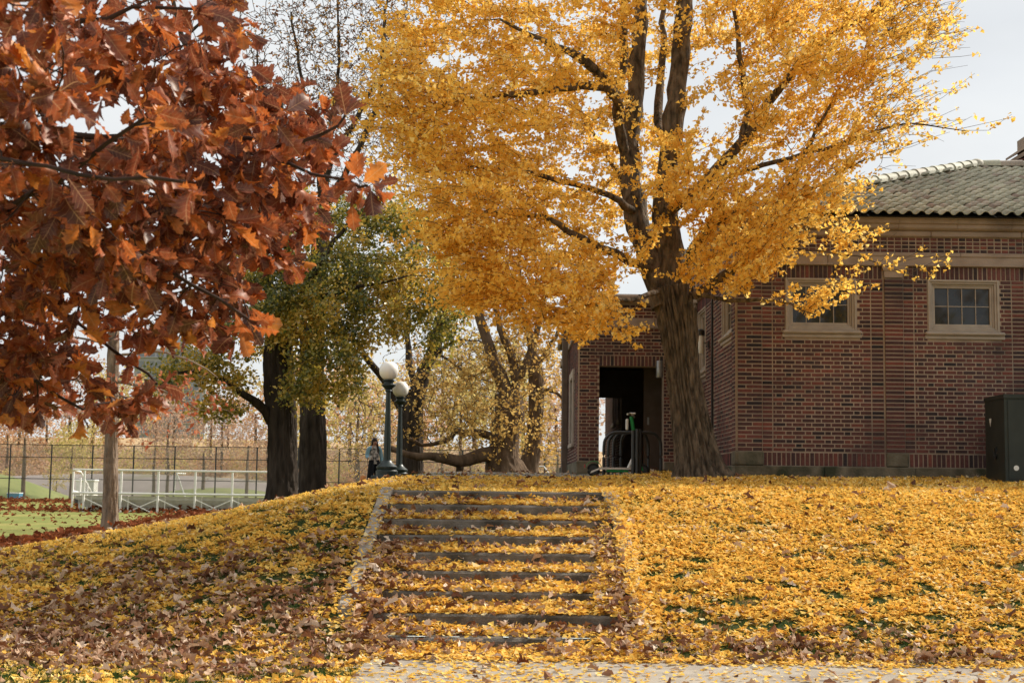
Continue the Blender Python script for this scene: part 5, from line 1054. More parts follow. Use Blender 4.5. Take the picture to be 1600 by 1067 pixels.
# ------------------------------------------------------------------ globe lamps
LH = float(P(604, 612, 32.5)[2]) - gz1(float(P(604, 747, 32.5)[0]), 32.5) + 0.02
def lamp(px, D, label, py=747):
    b = P(px, py, D); b[2] = gz1(b[0], D) - 0.02
    s = 1.0; o = empty('globe_lamp', label, 'lamp post', b, 'globe lamps at the top of the slope')
    MB().bbox((-0.33, -0.33, 0), (0.33, 0.33, 0.17), 0.02).build('plinth', 'green_iron', o)
    MB().lathe((0, 0, 0.17), [(0.25, 0), (0.25, 0.10), (0.22, 0.13), (0.24, 0.17), (0.24, 0.20), (0.17, 0.26), (0.125, 0.30), (0.105, 0.34)], 24).build('base', 'green_iron', o, True)
    h1 = LH
    n = 24; a = np.arange(n) * 2 * math.pi / n; rings = []
    for z, r in ((0.5, 0.085), (1.1, 0.078), (h1 * 0.8, 0.06), (h1, 0.053)): rr = r * (1 - 0.07 * (np.arange(n) % 2)); rings.append(np.stack([rr * np.cos(a), rr * np.sin(a), np.full(n, z)], 1))
    MB().loft(rings).build('pole', 'green_iron', o)
    MB().lathe((0, 0, h1), [(0.063, 0), (0.08, 0.02), (0.07, 0.05), (0.13, 0.11), (0.165, 0.14), (0.165, 0.16), (0.11, 0.18), (0.11, 0.22), (0.14, 0.25), (0.14, 0.27)], 24).build('capital', 'green_iron', o, True)
    n2 = 20; pr_ = [(0.222 * math.sin(t) if 0 < q < n2 else 0.002, 0.222 * (1 - math.cos(t)) - 0.015) for q, t in enumerate(np.linspace(0, math.pi, n2 + 1))]
    MB().lathe((0, 0, h1 + 0.27), pr_, 32).build('globe', 'globe', o, True)
    return o
lamp(604, 32.5, 'front globe lamp on a dark green iron post, the taller in the photo')
lamp(623, 38.8, 'rear globe lamp on a dark green post, partly hidden behind the front one')

# ------------------------------------------------------------------ person
PD = 44.0; pb = P(584, 750, PD); pb[2] = gz1(pb[0], PD); PH = 1.66
pe = empty('person', 'person with long dark hair, light blue denim jacket and black trousers beside the lamps', 'person', pb); pe.rotation_euler.z = math.radians(25); pe.scale = (PH / 1.66,) * 3
def skin(name, verts, edges, rad, mat, parent, root=0, sub=2):
    me = bpy.data.meshes.new(name); me.from_pydata(verts, edges, []); o = bpy.data.objects.new(name, me); me.materials.append(M[mat]); link(o, parent)
    md = o.modifiers.new('skin', 'SKIN'); md.use_smooth_shade = True
    for i, r in enumerate(rad): me.skin_vertices[0].data[i].radius = (r if isinstance(r, tuple) else (r, r))
    me.skin_vertices[0].data[root].use_root = True
    s = o.modifiers.new('sub', 'SUBSURF'); s.levels = sub; s.render_levels = sub; return o
BV = [(0, 0, 0.90), (0, 0, 1.05), (0, 0.01, 1.22), (0, 0.01, 1.36), (0, -0.01, 1.44), (0, -0.02, 1.50), (0, -0.025, 1.58),
      (0.10, 0, 0.84), (0.12, -0.03, 0.47), (0.12, 0.03, 0.09), (0.12, -0.10, 0.03), (-0.10, 0, 0.84), (-0.11, 0.02, 0.47), (-0.11, 0.08, 0.10), (-0.11, -0.04, 0.03),
      (0.17, 0.01, 1.34), (0.24, 0.03, 1.08), (0.25, -0.02, 0.86), (0.25, -0.04, 0.79), (-0.17, 0.01, 1.34), (-0.23, 0.02, 1.08), (-0.24, -0.19, 1.02), (-0.235, -0.26, 1.02)]
BE = [(0, 1), (1, 2), (2, 3), (3, 4), (4, 5), (5, 6), (0, 7), (7, 8), (8, 9), (9, 10), (0, 11), (11, 12), (12, 13), (13, 14), (3, 15), (15, 16), (16, 17), (17, 18), (3, 19), (19, 20), (20, 21), (21, 22)]
BR = [(0.14, 0.10), (0.115, 0.085), (0.13, 0.095), (0.12, 0.08), 0.05, (0.075, 0.09), (0.065, 0.08), 0.06, 0.045, 0.034, 0.03, 0.06, 0.045, 0.034, 0.03, 0.055, 0.042, 0.028, 0.03, 0.055, 0.042, 0.028, 0.03]
for hx, hy, hz, dx, dy, dz in ((0.25, -0.04, 0.79, 0, -0.1, -1), (-0.235, -0.26, 1.02, 0.2, -1, 0.1)):
    w = len(BV) - 0; hand = 18 if hx > 0 else 22; dv = np.array([dx, dy, dz]); dv = dv / np.linalg.norm(dv); sdv2 = np.array([0, 1, 0]) if hx > 0 else np.array([0, 0, 1])
    for f_ in range(5):
        off = (f_ - 1.5) * 0.018 if f_ < 4 else -0.045; ln = (0.065, 0.075, 0.07, 0.055, 0.045)[f_]; i0 = len(BV)
        a = np.array([hx, hy, hz]) + sdv2 * off + dv * (0.035 if f_ < 4 else 0.0); m_ = a + dv * ln * 0.6; e = m_ + dv * ln * 0.4 + np.array([-0.012 if hx > 0 else 0.012, 0, -0.008])
        BV += [tuple(a), tuple(m_), tuple(e)]; BR += [0.010, 0.009, 0.008]; BE += [(hand, i0), (i0, i0 + 1), (i0 + 1, i0 + 2)]
body = skin('body', BV, BE, BR, 'skin', pe)
def oval(c, rx, ry, n=14, ph=0): return [(c[0] + rx * math.cos(t), c[1] + ry * math.sin(t), c[2]) for t in np.linspace(0, 2 * math.pi, n, endpoint=False) + ph]
MB().loft([oval((0, 0, 0.86), .165, .125), oval((0, 0, 1.0), .15, .11), oval((0, 0.0, 1.2), .15, .115), oval((0, 0.005, 1.33), .14, .10), oval((0, 0, 1.42), .07, .065)]).build('shirt', 'shirt', pe, True)
jv = [(0, 0.02, 0.96), (0, 0.025, 1.12), (0, 0.03, 1.26), (0, 0.025, 1.36), (0.18, 0.015, 1.34), (0.245, 0.03, 1.08), (0.255, -0.01, 0.88), (-0.18, 0.015, 1.34), (-0.235, 0.025, 1.08), (-0.24, -0.16, 1.03)]
jk = skin('jacket', jv, [(0, 1), (1, 2), (2, 3), (3, 4), (4, 5), (5, 6), (3, 7), (7, 8), (8, 9)], [(.175, .11), (.17, .11), (.165, .11), (.12, .085), .075, .062, .05, .075, .062, .05], 'denim', pe)
m = MB()
for sx_, ph_y in ((1, -0.03), (-1, 0.02)): m.loft([oval((sx_ * .075, 0, .98), .085, .12), oval((sx_ * .085, 0, .84), .095, .125), oval((sx_ * .11, ph_y, .47), .10, .115), oval((sx_ * .12, ph_y + (.05 if sx_ > 0 else .03), .10), .115, .125)][::-1])
m.build('trousers', 'black_cloth', pe, True)
MB().loft([oval((0, .035, 1.16), .04, .02), oval((0, .06, 1.28), .11, .04), oval((0, .045, 1.42), .10, .06), oval((0, .02, 1.52), .095, .09), oval((0, 0.0, 1.60), .09, .098), oval((0, -.005, 1.65), .06, .07), oval((0, 0, 1.67), .02, .03)]).build('hair', 'hair', pe, True)
MB().loft([oval((0.08, -0.085, 1.15), .02, .012), oval((0.09, -0.08, 1.3), .035, .025), oval((0.08, -.04, 1.45), .03, .05), oval((.06, -.03, 1.56), .03, .05)]).build('hair_lock', 'hair', pe, True)
m = MB()
for x, y in ((0.035, -0.107), (-0.035, -0.107)): m.lathe((x, y, 1.535), [(0.002, -0.008), (0.011, -0.004), (0.011, 0.004), (0.002, 0.008)], 8)
m.build('eyes', 'hair', pe); MB().loft([oval((0, -.115, 1.50), .016, .014, 8), oval((0, -.108, 1.545), .007, .008, 8)]).build('nose', 'skin', pe, True); MB().bbox((-.025, -.112, 1.462), (.025, -.098, 1.472), .004).build('mouth', 'red_refl', pe)
m = MB(); m.bbox((.07, -.17, 0), (.17, .09, .07), .03); m.bbox((-.16, -.11, 0), (-.06, .15, .07), .03); m.build('shoes', 'rubber', pe)
MB().lathe((-.235, -.31, .98), [(.03, 0), (.034, .10), (.036, .102), (.036, .115), (.03, .12)], 14).build('cup', 'scoot_white', pe, True)

# ------------------------------------------------------------------ bike rack and scooter
RD = 24.6; rb = P(991, 742, RD); rb[2] = gz1(rb[0], RD); rh = float(P(991, 673, RD)[2] - rb[2])
rk = empty('bike_rack', 'black steel bike rack with curved arms fanning from a central post cluster', 'bike rack', rb)
for dx, dy in ((-.045, -.30), (.02, -.33), (.07, -.27)): MB().tube([(dx, dy, -.05), (dx, dy, rh + (.0 if dx < 0 else .02))], .033, 12).build('post', 'black_metal', rk, True)
for c_, s_ in ((-.52, .10), (-.43, .26), (-.33, .42), (-.19, .50), (.47, .1), (.28, .4), (.15, .48)):
    d2 = np.array([c_, s_, 0]); q = [(0.01, 0, rh - .03), tuple(d2 * .5 + (0, 0, rh - .025)), tuple(d2 * .75 + (0, 0, rh - .045)), tuple(d2 * .93 + (0, 0, rh - .13)), tuple(d2 + (0, 0, rh - .28)), tuple(d2 + (0, 0, -.05))]
    MB().tube(smooth_path(q, .05), .026, 10).build('arm', 'black_metal', rk, True)
SDp = 24.55; sb = P(960, 744, SDp); sb[2] = gz1(sb[0], SDp); sc_ = empty('electric_scooter', 'green and white electric scooter parked in front of the black bike rack', 'scooter', sb)
def wheel(x, r=.11):
    t = [(x + r * .82 * math.cos(a_), 0, r + r * .82 * math.sin(a_)) for a_ in np.linspace(0, 2 * math.pi, 25)]
    w = MB().tube(t, .024, 8, False).build('wheel', 'rubber', sc_, True); m = MB(); m.loft([[(x + r * .7 * math.cos(a_), y, r + r * .7 * math.sin(a_)) for a_ in np.linspace(0, 2 * math.pi, 16, endpoint=False)] for y in (.02, -.02)]); m.build('rim', 'black_metal', w)
wheel(-.36); wheel(.48)
MB().loft([[(-.28, -.07, .12), (-.28, .07, .12), (-.28, .07, .155), (-.28, -.07, .155)], [(.28, -.07, .12), (.28, .07, .12), (.28, .07, .155), (.28, -.07, .155)]]).build('deck', 'scoot_grey', sc_)
MB().bbox((-.14, -.06, .075), (.24, .06, .118), .015).build('battery_tray', 'scoot_green', sc_)
MB().loft([[(-.42, y, .05) for y in (-.03,)] + [(-.42, .03, .05), (-.40, .03, .09), (-.40, -.03, .09)], [(-.27, -.07, .115), (-.27, .07, .115), (-.25, .07, .153), (-.25, -.07, .153)]]).build('rear_fork', 'scoot_grey', sc_)
fd = [(-.36 + .145 * math.cos(a_), .11 + .145 * math.sin(a_)) for a_ in np.linspace(.3, 3.0, 10)]; MB().loft([[(x, -.045, z), (x, .045, z), (x * .995, .045, z + .012), (x * .995, -.045, z + .012)] for x, z in fd]).build('fender', 'scoot_green', sc_, True)
MB().bbox((-.52, -.03, .14), (-.50, .03, .20), .006).build('tail_light', 'red_refl', sc_)
MB().tube([(.24, 0, .14), (.34, 0, .35), (.37, 0, .42)], .034, 10).build('neck', 'scoot_white', sc_, True); MB().tube([(.48, 0, .11), (.42, 0, .30), (.37, 0, .45)], .025, 10).build('fork', 'scoot_green', sc_, True)
sh_ = float(P(985, 650, SDp)[2] - sb[2]); MB().tube([(.37, 0, .40), (.33, 0, .72), (.285, 0, sh_)], .026, 10).build('stem', 'black_metal', sc_, True)
MB().tube([(.33, 0, .76), (.285, 0, sh_ - .01)], .032, 10).build('stem_sleeve', 'scoot_green', sc_, True)
MB().bbox((.19, -.05, sh_ - .24), (.235, .05, sh_ - .05), .012).build('lock_box', 'scoot_white', sc_)
hb = MB().tube([(.20, -.24, sh_ + .02), (.27, -.12, sh_ + .035), (.285, 0, sh_ + .03), (.30, .12, sh_ + .035), (.36, .26, sh_ - .0)], .014, 8).build('handlebar', 'scoot_white', sc_, True)
for q in (((.20, -.24, sh_ + .02), (.245, -.165, sh_ + .03)), ((.36, .26, sh_), (.325, .18, sh_ + .022))): MB().tube(q, .019, 8).build('grip', 'grey_metal', hb, True)
MB().bbox((.24, -.04, sh_ + .03), (.36, .04, sh_ + .06), .012).build('display', 'scoot_white', sc_)
# ------------------------------------------------------------------ bleachers
BD = 70.0; blx = float(P(113, 780, BD)[0]); bz0 = float(P(250, 803, BD)[2]); bl = empty('bleachers', 'white metal bleachers with mesh railing standing on the lower lawn', 'bleachers', (blx, BD, bz0))
zt0 = float(P(250, 735, BD)[2]) - bz0; zm0 = float(P(250, 771.5, BD)[2]) - bz0; LN = 11.0; sp_ = 57.5 * BD / F_PX; px_ = [0.55 + k * sp_ for k in range(6)]
for x in px_:
    MB().box((x - .045, -.045, 0), (x + .045, .045, zt0)).build('post', 'white_metal', bl); MB().box((x + .2, .5, 0), (x + .26, .56, zm0 - .1)).build('post', 'white_metal', bl)
for z, r in ((zt0, .045), (zm0, .055)): MB().tube([(0, -.05, z), (LN, -.05, z)], r, 8).build('rail', 'white_metal', bl, True)
for k, x in enumerate(px_[:-1]):
    m = MB().add([(x, -.01, zm0), (x + sp_, -.01, zm0), (x + sp_, -.01, zt0), (x, -.01, zt0)], [(0, 1, 2, 3)]); m.build('mesh_panel', 'wire', bl)
    MB().tube([(x, .1, zm0 - .25), (x + sp_ * .85, .1, .05)], .032, 6).build('brace', 'white_metal', bl, True)
    if k % 2: MB().tube([(x + sp_, .14, zm0 - .25), (x + sp_ * .15, .14, .05)], .032, 6).build('brace', 'white_metal', bl, True)
for k in range(5):
    z = zm0 - .02 - k * .19; y = .25 + k * .62
    MB().bbox((0, y, z - .04), (LN, y + .27, z), .01).build('seat_plank', 'alu', bl)
    if k < 4: MB().bbox((0, y + .3, z - .30), (LN, y + .55, z - .26), .01).build('foot_plank', 'alu', bl); MB().box((0, y + .29, z - .26), (LN, y + .31, z - .10)).build('riser_plank', 'alu', bl)
for z0, z1 in ((zt0, .95), (zm0 + .1, .5)): MB().tube([(0, -.05, z0), (.0, 1.2, z0 - .1), (0.03, 3.1, z1)], .045, 8).build('end_rail', 'white_metal', bl, True)
for y in (0, 1.2, 2.4): MB().box((-.04, y - .04, 0), (.04, y + .04, zt0 - .1 - y * .24)).build('end_post', 'white_metal', bl)
MB().add([(-.02, 0, .5), (-.02, 3.0, .4), (-.02, 3.0, .95), (-.02, 0, zt0)], [(0, 1, 2, 3)]).build('mesh_panel', 'wire', bl)
# ------------------------------------------------------------------ chain-link fence
FD = 105.0; fz = float(P(250, 788, FD)[2]); fo = np.array([float(P(15, 740, FD)[0]), FD, fz]); fe = empty('chain_link_fence', 'tall dark chain-link fence along the far edge of the lawn', 'fence', fo)
ft = float(P(250, 697, FD)[2]) - fz; fm = float(P(250, 750, FD)[2]) - fz; fsp = 64.0 * FD / F_PX
xs_ = np.arange(-3, 15) * fsp
for x in xs_: MB().tube([(x, 0, -.3), (x, 0, ft)], .055, 8).build('post', 'black_metal', fe, True)
for z in (ft, fm, ft - .02 - (ft - fm) * .36): MB().tube([(xs_[0], -.03, z), (xs_[-1], -.03, z)], .03, 6).build('rail', 'black_metal', fe, True)
for x in xs_[:-1]: MB().add([(x, .03, 0), (x + fsp, .03, 0), (x + fsp, .03, ft), (x, .03, ft)], [(0, 1, 2, 3)]).build('mesh_panel', 'wire', fe)
# ------------------------------------------------------------------ far ground: embankment, knoll, woods
def mound_obj(name, px, d, w, dep, h, mat, z=-0.2):
    c = P(px, 760, d); xs = np.linspace(-1, 1, 33); ys = np.linspace(-1, 1, 17); X_, Y_ = np.meshgrid(xs, ys); Z_ = h * np.clip(1 - X_ ** 2, 0, 1) ** 1.2 * np.clip(1 - Y_ ** 2, 0, 1)
    i_ = (np.arange(16)[:, None] * 33 + np.arange(32)[None]).ravel(); me = fastmesh(name, np.stack([c[0] + X_ * w, c[1] + Y_ * dep, z + Z_], 2).reshape(-1, 3), [np.stack([i_, i_ + 1, i_ + 34, i_ + 33], 1)], smooth=True)
    return tag(obj(name, me, mat), kind='structure')
M['lawn'] = surf('far_lawn', (0.16, 0.19, 0.055), (0.24, 0.25, 0.085), 0.3, 0.95)
M['wood_floor'] = surf('wood_floor', (0.36, 0.24, 0.13), (0.50, 0.35, 0.18), 0.5, 0.95, c3=(0.22, 0.14, 0.09), s3=0.3)
mound_obj('hill', 345, 128, 9, 9, 1.25, 'lawn'); mound_obj('hill', -40, 125, 8, 8, 2.4, 'lawn')
mound_obj('embankment', 200, 150, 34, 9, 2.5, 'asphalt'); mound_obj('wooded_hill', 250, 240, 170, 50, 9.0, 'wood_floor'); mound_obj('wooded_hill', 900, 250, 120, 40, 8.0, 'wood_floor')
def proto_tree(h, w, n, leafsz, mat, seed, dens=1.0, trunk=0.16):
    r_ = np.random.default_rng(seed); T = Tree(); tp = [np.array((0, 0, -.3)), np.array((.05, 0, h * .2)), np.array((0, .05, h * .4)), np.array((.1, 0, h * .65))]
    T._nodes(smooth_path(tp[1:], .4), np.full(len(smooth_path(tp[1:], .4)), trunk * .8), 0)
    v = rdir(n) * rng.random(n)[:, None] ** .4; pts = v * (w, w, h * .36) + (0, 0, h * .62)
    T.grow(pts[::4], 1, .06, .015, 4, .6); T.grow(np.delete(pts, np.s_[::4], 0), 2, .03, .01, 3, .5)
    lp, ld = T.samples((1, 2), .30 / dens, .2)
    return (fastmesh('trunk', trunk_mesh_v(tp, [trunk * 1.2, trunk, trunk * .85, trunk * .5])[0], [trunk_mesh_v(tp, [trunk * 1.2, trunk, trunk * .85, trunk * .5])[1]], smooth=True), tubes_mesh('limbs', T.paths), leaves_on(lp, ld, OVAL, OVAL_F, leafsz, 2, .16), mat)
def trunk_mesh_v(tp, r): p = smooth_path(tp, .4); return tube(p, np.interp(np.linspace(0, 1, len(p)), np.linspace(0, 1, len(r)), r), 10)
protos = []
for h, w, n, ls, mt, dn in ((9, 3.2, 150, .30, 'wood_a', 1.3), (11, 4.0, 190, .30, 'wood_b', 1.4), (8, 3.2, 190, .16, 'wood_c', .5), (10, 3.5, 150, .26, 'wood_c', 1.1), (7, 2.6, 170, .13, 'sparse', .35)):
    tm, lm, lf, mt = proto_tree(h, w, n, ls, mt, 3, dn); tm.materials.append(M['bark_tan']); lm.materials.append(M['twig_pale']); cm = fastmesh('crown', lf[0], [lf[1]], [lf[2]]); cm.materials.append(M[mt]); protos.append((tm, lm, cm))
ORD = ['first', 'second', 'third', 'fourth', 'fifth', 'sixth', 'seventh', 'eighth', 'ninth', 'tenth', 'eleventh', 'twelfth', 'thirteenth', 'fourteenth', 'fifteenth', 'sixteenth', 'seventeenth', 'eighteenth', 'nineteenth', 'twentieth', 'twenty-first', 'twenty-second', 'twenty-third', 'twenty-fourth', 'twenty-fifth']
FL = ['orange leaved tree', 'olive yellow tree', 'thin pinkish bare tree', 'dusty pink leaved tree', 'small bare tree']
def far_tree(kind, px, d, s, gz_=0.0, label=None):
    b = P(px, 760, d); o = empty('far_tree', label or FL[kind], 'tree', (b[0], d, gz_), 'autumn trees beyond the fence'); o.rotation_euler.z = rng.random() * 6; o.scale = (s, s, s * rng.uniform(.92, 1.1))
    for nm, me in zip(('trunk', 'twigs', 'crown'), protos[kind]):
        c = bpy.data.objects.new(nm, me); link(c, o)
        if nm != 'trunk': c['kind'] = 'stuff'
for q, px in enumerate(np.arange(-60, 940, 42)):
    k_ = int(rng.choice([0, 1, 3, 3, 0])); far_tree(k_, px + rng.normal(0, 8), 195 + rng.uniform(-12, 25), rng.uniform(1.1, 1.45) * (1.45 if px > 430 else 1.1), 2.5, FL[k_] + ', ' + ORD[q] + ' from the left in the farthest row beyond the fence')
for q, px in enumerate(np.arange(-40, 900, 75)):
    k_ = int(rng.choice([0, 1, 3])); far_tree(k_, px + rng.normal(0, 12), 165 + rng.uniform(-8, 12), rng.uniform(.8, 1.1) * (1.4 if px > 430 else 1), 0.8, FL[k_] + ', ' + ORD[q] + ' from the left in the middle row beyond the fence')
for q, (px, d, k, s) in enumerate(((240, 122, 4, .9), (262, 118, 2, .8), (318, 125, 4, .95), (385, 120, 2, .85), (420, 124, 4, .9), (560, 120, 4, .9), (600, 124, 2, .9), (690, 122, 2, .8), (735, 118, 4, .8), (870, 120, 4, .9))):
    far_tree(k, px, d, s, 0, FL[k] + ', ' + ORD[q] + ' from the left in the row just beyond the fence')
far_tree(4, 37, 118, 1.05, 0, 'dark forked tree beyond the fence at the left end of the lawn'); far_tree(1, 110, 121, .62, 0, 'olive tree beyond the fence by the end of the bleachers'); far_tree(1, 88, 133, .35, -.8, 'low yellow-green bush beyond the fence')
for q, (x_, y_, s_) in enumerate(((2.5, -15, 1.7), (8.5, -11, 1.5), (14, -17, 1.8), (-7, -20, 1.5), (20, -10, 1.6))):
    o = empty('park_tree', ('second', 'third', 'fourth', 'first', 'fifth')[q] + ' tree from the left in the row behind the photographer', 'tree', (x_, y_, 0), 'trees behind the photographer'); o.scale = (s_,) * 3; o.rotation_euler.z = q * 1.3
    for nm, me in zip(('trunk', 'twigs', 'crown'), protos[(3, 1, 3, 2, 1)[q]]):
        c = bpy.data.objects.new(nm, me); link(c, o)
        if nm != 'trunk': c['kind'] = 'stuff'
# leafy undergrowth of the far wood
nU = 9000; cU = rng.random((260, 2)) * (1, 1); pu = []
for q in range(260):
    d_ = rng.uniform(152, 205); px_u = rng.uniform(-80, 920); c0_ = P(px_u, 760, d_); m_ = int(nU / 40); rr = rng.uniform(1.2, 2.8); g_ = rdir(m_) * rng.random(m_)[:, None] ** .4
    pu.append(np.array([c0_[0], d_, (0.3 if d_ < 170 else 2.0) + rr * .5 + rng.uniform(0, 2.5)]) + g_ * (rr, rr, rr * .9))
pu = np.vstack(pu); nu_ = len(pu); nb_ = nu_ // 3
for i_, (mm, lab) in enumerate((('wood_a', 'orange undergrowth of the far wood beyond the fence'), ('wood_b', 'olive undergrowth of the far wood beyond the fence'), ('wood_c', 'dusty pink undergrowth of the far wood beyond the fence'))):
    q_ = pu[i_ * nb_:(i_ + 1) * nb_]; Q = scatter(OVAL, OVAL_F, q_, frames(rdir(len(q_)), rdir(len(q_))), rng.normal(.30, .06, len(q_)).clip(.12, .5), rng.random(len(q_)))
    tag(obj('undergrowth', fastmesh('undergrowth', Q[0], [Q[1]], [Q[2]]), mm), lab, 'undergrowth', kind='stuff')
# goal frame, white board, sign, barrier
gp = P(280, 771, 112); g = empty('goal_frame', 'small white A-shaped goal frame on the grass beyond the fence', 'goal', (gp[0], 112, 0.0)); gh = 2.2
MB().tube([(-.5, 0, 0), (-.25, 0, gh)], .06, 8).build('post', 'white', g, True); MB().tube([(.55, .2, 0), (-.25, 0, gh)], .06, 8).build('post', 'white', g, True); MB().tube([(-.25, 0, gh), (-.25, 3, gh)], .06, 8).build('crossbar', 'white', g, True)
sp2 = P(137, 752, 84); b_ = empty('field_cart', 'pale board topped cart standing behind the bleachers', 'cart', (sp2[0], 84, 0)); zq = float(sp2[2])
MB().bbox((-.6, -.5, zq + .0), (.55, .5, zq + .12), .03).build('top', 'white', b_); MB().bbox((-.55, -.45, .55), (.5, .45, zq), .02).build('body', 'alu', b_); MB().lathe((-.4, -.4, 0), [(.1, 0), (.2, .2), (.2, .5), (.1, .56)], 12).build('leg', 'black_metal', b_); MB().lathe((.35, -.4, 0), [(.1, 0), (.2, .2), (.2, .5), (.1, .56)], 12).build('leg', 'black_metal', b_)
sg = P(763, 725, 60); s_ = empty('park_sign', 'small green sign between the low limb and the gnarled trunk', 'sign', (sg[0], 60, gz1(sg[0], 60)))
zs = float(sg[2] - gz1(sg[0], 60)); MB().bbox((-.13, -.02, zs - .09), (.13, .02, zs + .09), .006).build('panel', 'sign_green', s_); MB().bbox((-.09, -.024, zs + .0), (.09, -.019, zs + .03), .001).build('lettering', 'white', s_); MB().tube([(0.16, .03, -.1), (.16, .03, zs + .1)], .02, 8).build('post', 'black_metal', s_); MB().bbox((.1, 0, zs - .02), (.17, .03, zs + .02), .002).build('bracket', 'black_metal', s_)
bw_ = P(835, 733, 52); gzb = gz1(bw_[0], 52); s_ = empty('pipe_barrier', 'low white pipe barrier beside the slimmer trunk', 'barrier', (bw_[0], 52, gzb)); hB = .32
MB().tube([(-.52, 0, hB), (.35, 0, hB)], .025, 8).build('rail', 'white', s_, True); MB().tube([(-.52, 0, hB), (-.26, -.3, -.05)], .025, 8).build('leg', 'white', s_, True); MB().tube([(.35, 0, hB), (.6, -.3, -.05)], .025, 8).build('leg', 'white', s_, True)
# blue crate beyond the fence
cp = P(23, 781, 116); c_ = empty('storage_bin', 'low blue bin beyond the fence by the dark forked tree', 'bin', (cp[0], 116, 0)); MB().loft([[(-.45, -.4, 0), (.45, -.4, 0), (.45, .4, 0), (-.45, .4, 0)], [(-.5, -.45, .42), (.5, -.45, .42), (.5, .45, .42), (-.5, .45, .42)]]).build('body', 'blue', c_); MB().bbox((-.53, -.48, .42), (.53, .48, .5), .03).build('lid', 'white', c_)
# apartment tower far beyond the trees
AD = 430.0; tl_, tr_ = P(205, 700, AD), P(318, 700, AD); tt = P(260, 545, AD); ab = empty('apartment_tower', 'pale grey apartment tower far behind the trees at the left', 'building', (tl_[0], AD, 0)); TWd = tr_[0] - tl_[0]; TH_ = tt[2]
MB().box((0, 0, 0), (TWd, 20, TH_)).build('wall', 'far_wall', ab); MB().box((TWd * .3, 5, TH_), (TWd * .7, 14, TH_ + 4)).build('roof', 'far_wall', ab); nf = int(TH_ / 3.3)
wm = MB().bbox((0, -.08, 0), (2.2, .3, 1.9), .02); w0 = wm.build('window', 'far_glass', ab); w0.location = (1.0, 0, 3.0)
for f_ in range(nf):
    MB().box((-.2, -.9, f_ * 3.3 + 3.0 - .35), (TWd + .2, 0.0, f_ * 3.3 + 3.0 - .1)).build('balcony_slab', 'far_wall', ab)
    for c in range(7):
        if f_ == 0 and c == 0: continue
        o = bpy.data.objects.new('window', w0.data); link(o, ab); o.location = (1.0 + c * (TWd - 2) / 7, 0, 3.0 + f_ * 3.3)

# ------------------------------------------------------------------ fallen leaves and grass
def in_stairs(x, y): return (x > SX0 - 0.02) & (x < SX1 + 0.02) & (y > 12.3) & (y < SD0)
def on_kerb(x, y): return (((x > SX0 - 0.20) & (x < SX0 + 0.0)) | ((x > SX1 + 0.0) & (x < SX1 + 0.19))) & (y > 12.9) & (y < SD0 + 0.2)
def on_path(x, y): return (x > -1.2) & (y < 12.4 - 0.05 * np.maximum(x - 1.2, 0))
def surface(x, y):
    z = np.where(in_stairs(x, y), step_surface(x, y) + step_pile(x, y) * rng.random(len(x)) ** 0.35, gz(x, y))
    k = on_kerb(x, y); return np.where(k, np.interp(y, [12.4, SD0 - 8 * ST, SD0, 18.3], [0.04, SZ0 - 8 * SH + 0.03, SZ0 + 0.03, SZ0 + 0.04]), z) + np.where(on_path(x, y), 0.022, 0.0)
def field(n, y0=10.3, y1=31.0, pw=1.0):
    y = y0 + (y1 - y0) * rng.random(n) ** pw; x = (rng.random(n) * 2 - 1) * (0.42 * y + 1.2); return x, y
def yellow_density(x, y):
    n1 = vnoise(x + 30, y + 30, 1.3, 11); n2 = vnoise(x + 30, y * 1.3 + 30, 0.20, 12); n3 = vnoise(x + 30, y * 1.3 + 30, 0.08, 13)
    right = np.where(y > 15.5, 1.0, 0.45 + 0.55 * sstep((y - 12.2) / 3.3)); right = right * np.where((n2 * .6 + n3 * .4) < 0.43 - 0.27 * sstep((y - 13) / 7.0), 0.05, 1.0)
    band = sstep((15.9 - y) / 1.8) * sstep((y - 11.6) / 1.0)
    left = (1 - 0.45 * band) * np.where((n2 * .6 + n3 * .4) < 0.49 - 0.25 * sstep((y - 15.5) / 5.0), 0.08, 1.0) * (0.75 + 0.25 * n1)
    left = left * np.where(x < -6.2, np.clip(1 + (x + 6.2) / 4.0, 0.05, 1), 1.0) * np.where(y < 11.9, 0.42, 1)
    d = np.where(x > -0.2, right, left)
    d = np.where(in_stairs(x, y), 0.8 * np.where(vnoise(x + 9, y + 9, .35, 15) < 0.25, .4, 1), d)
    k = np.clip(np.ceil((SD0 - y) / ST), 0, 9); front = ((SD0 - k * ST) < y) & (y < SD0 - k * ST + 0.07) & in_stairs(x, y) & (x > SX0 + .25) & (x < SX1 - .2)
    d = np.where(front, d * 0.25, d)
    bare = in_stairs(x, y) & (k == 8) & (y < SD0 - 8 * ST + 0.28) & (x > -1.1) & (x < 0.9); d = np.where(bare, d * 0.12, d)
    d = np.where(on_kerb(x, y), np.where(x < 0, 0.14, 0.5), d)
    d = np.where(on_path(x, y), 0.055 * (0.3 + 1.3 * n1) + 0.6 * sstep((y - 12.12) / .3), d)
    d = np.where((y > 24.4 - 0.1 * x) & (x > -3.1) & (x < 2.4), d * 0.02, d)
    return d
N = 850000
x, y = field(N, pw=1.15); keep = rng.random(N) < yellow_density(x, y) * np.clip(14.0 / y, 0.35, 1.0); x, y = x[keep], y[keep]
keep = ~((x > XC - 0.05) & (y > YF - 0.03)) & ~((x > XP - .03) & (y > YP - 0.02) & (y < YPE)) ; x, y = x[keep], y[keep]; n = len(x)
st_ = in_stairs(x, y); z = surface(x, y) + rng.random(n) ** 2 * np.where(on_path(x, y), 0.004, 0.026) + 0.005
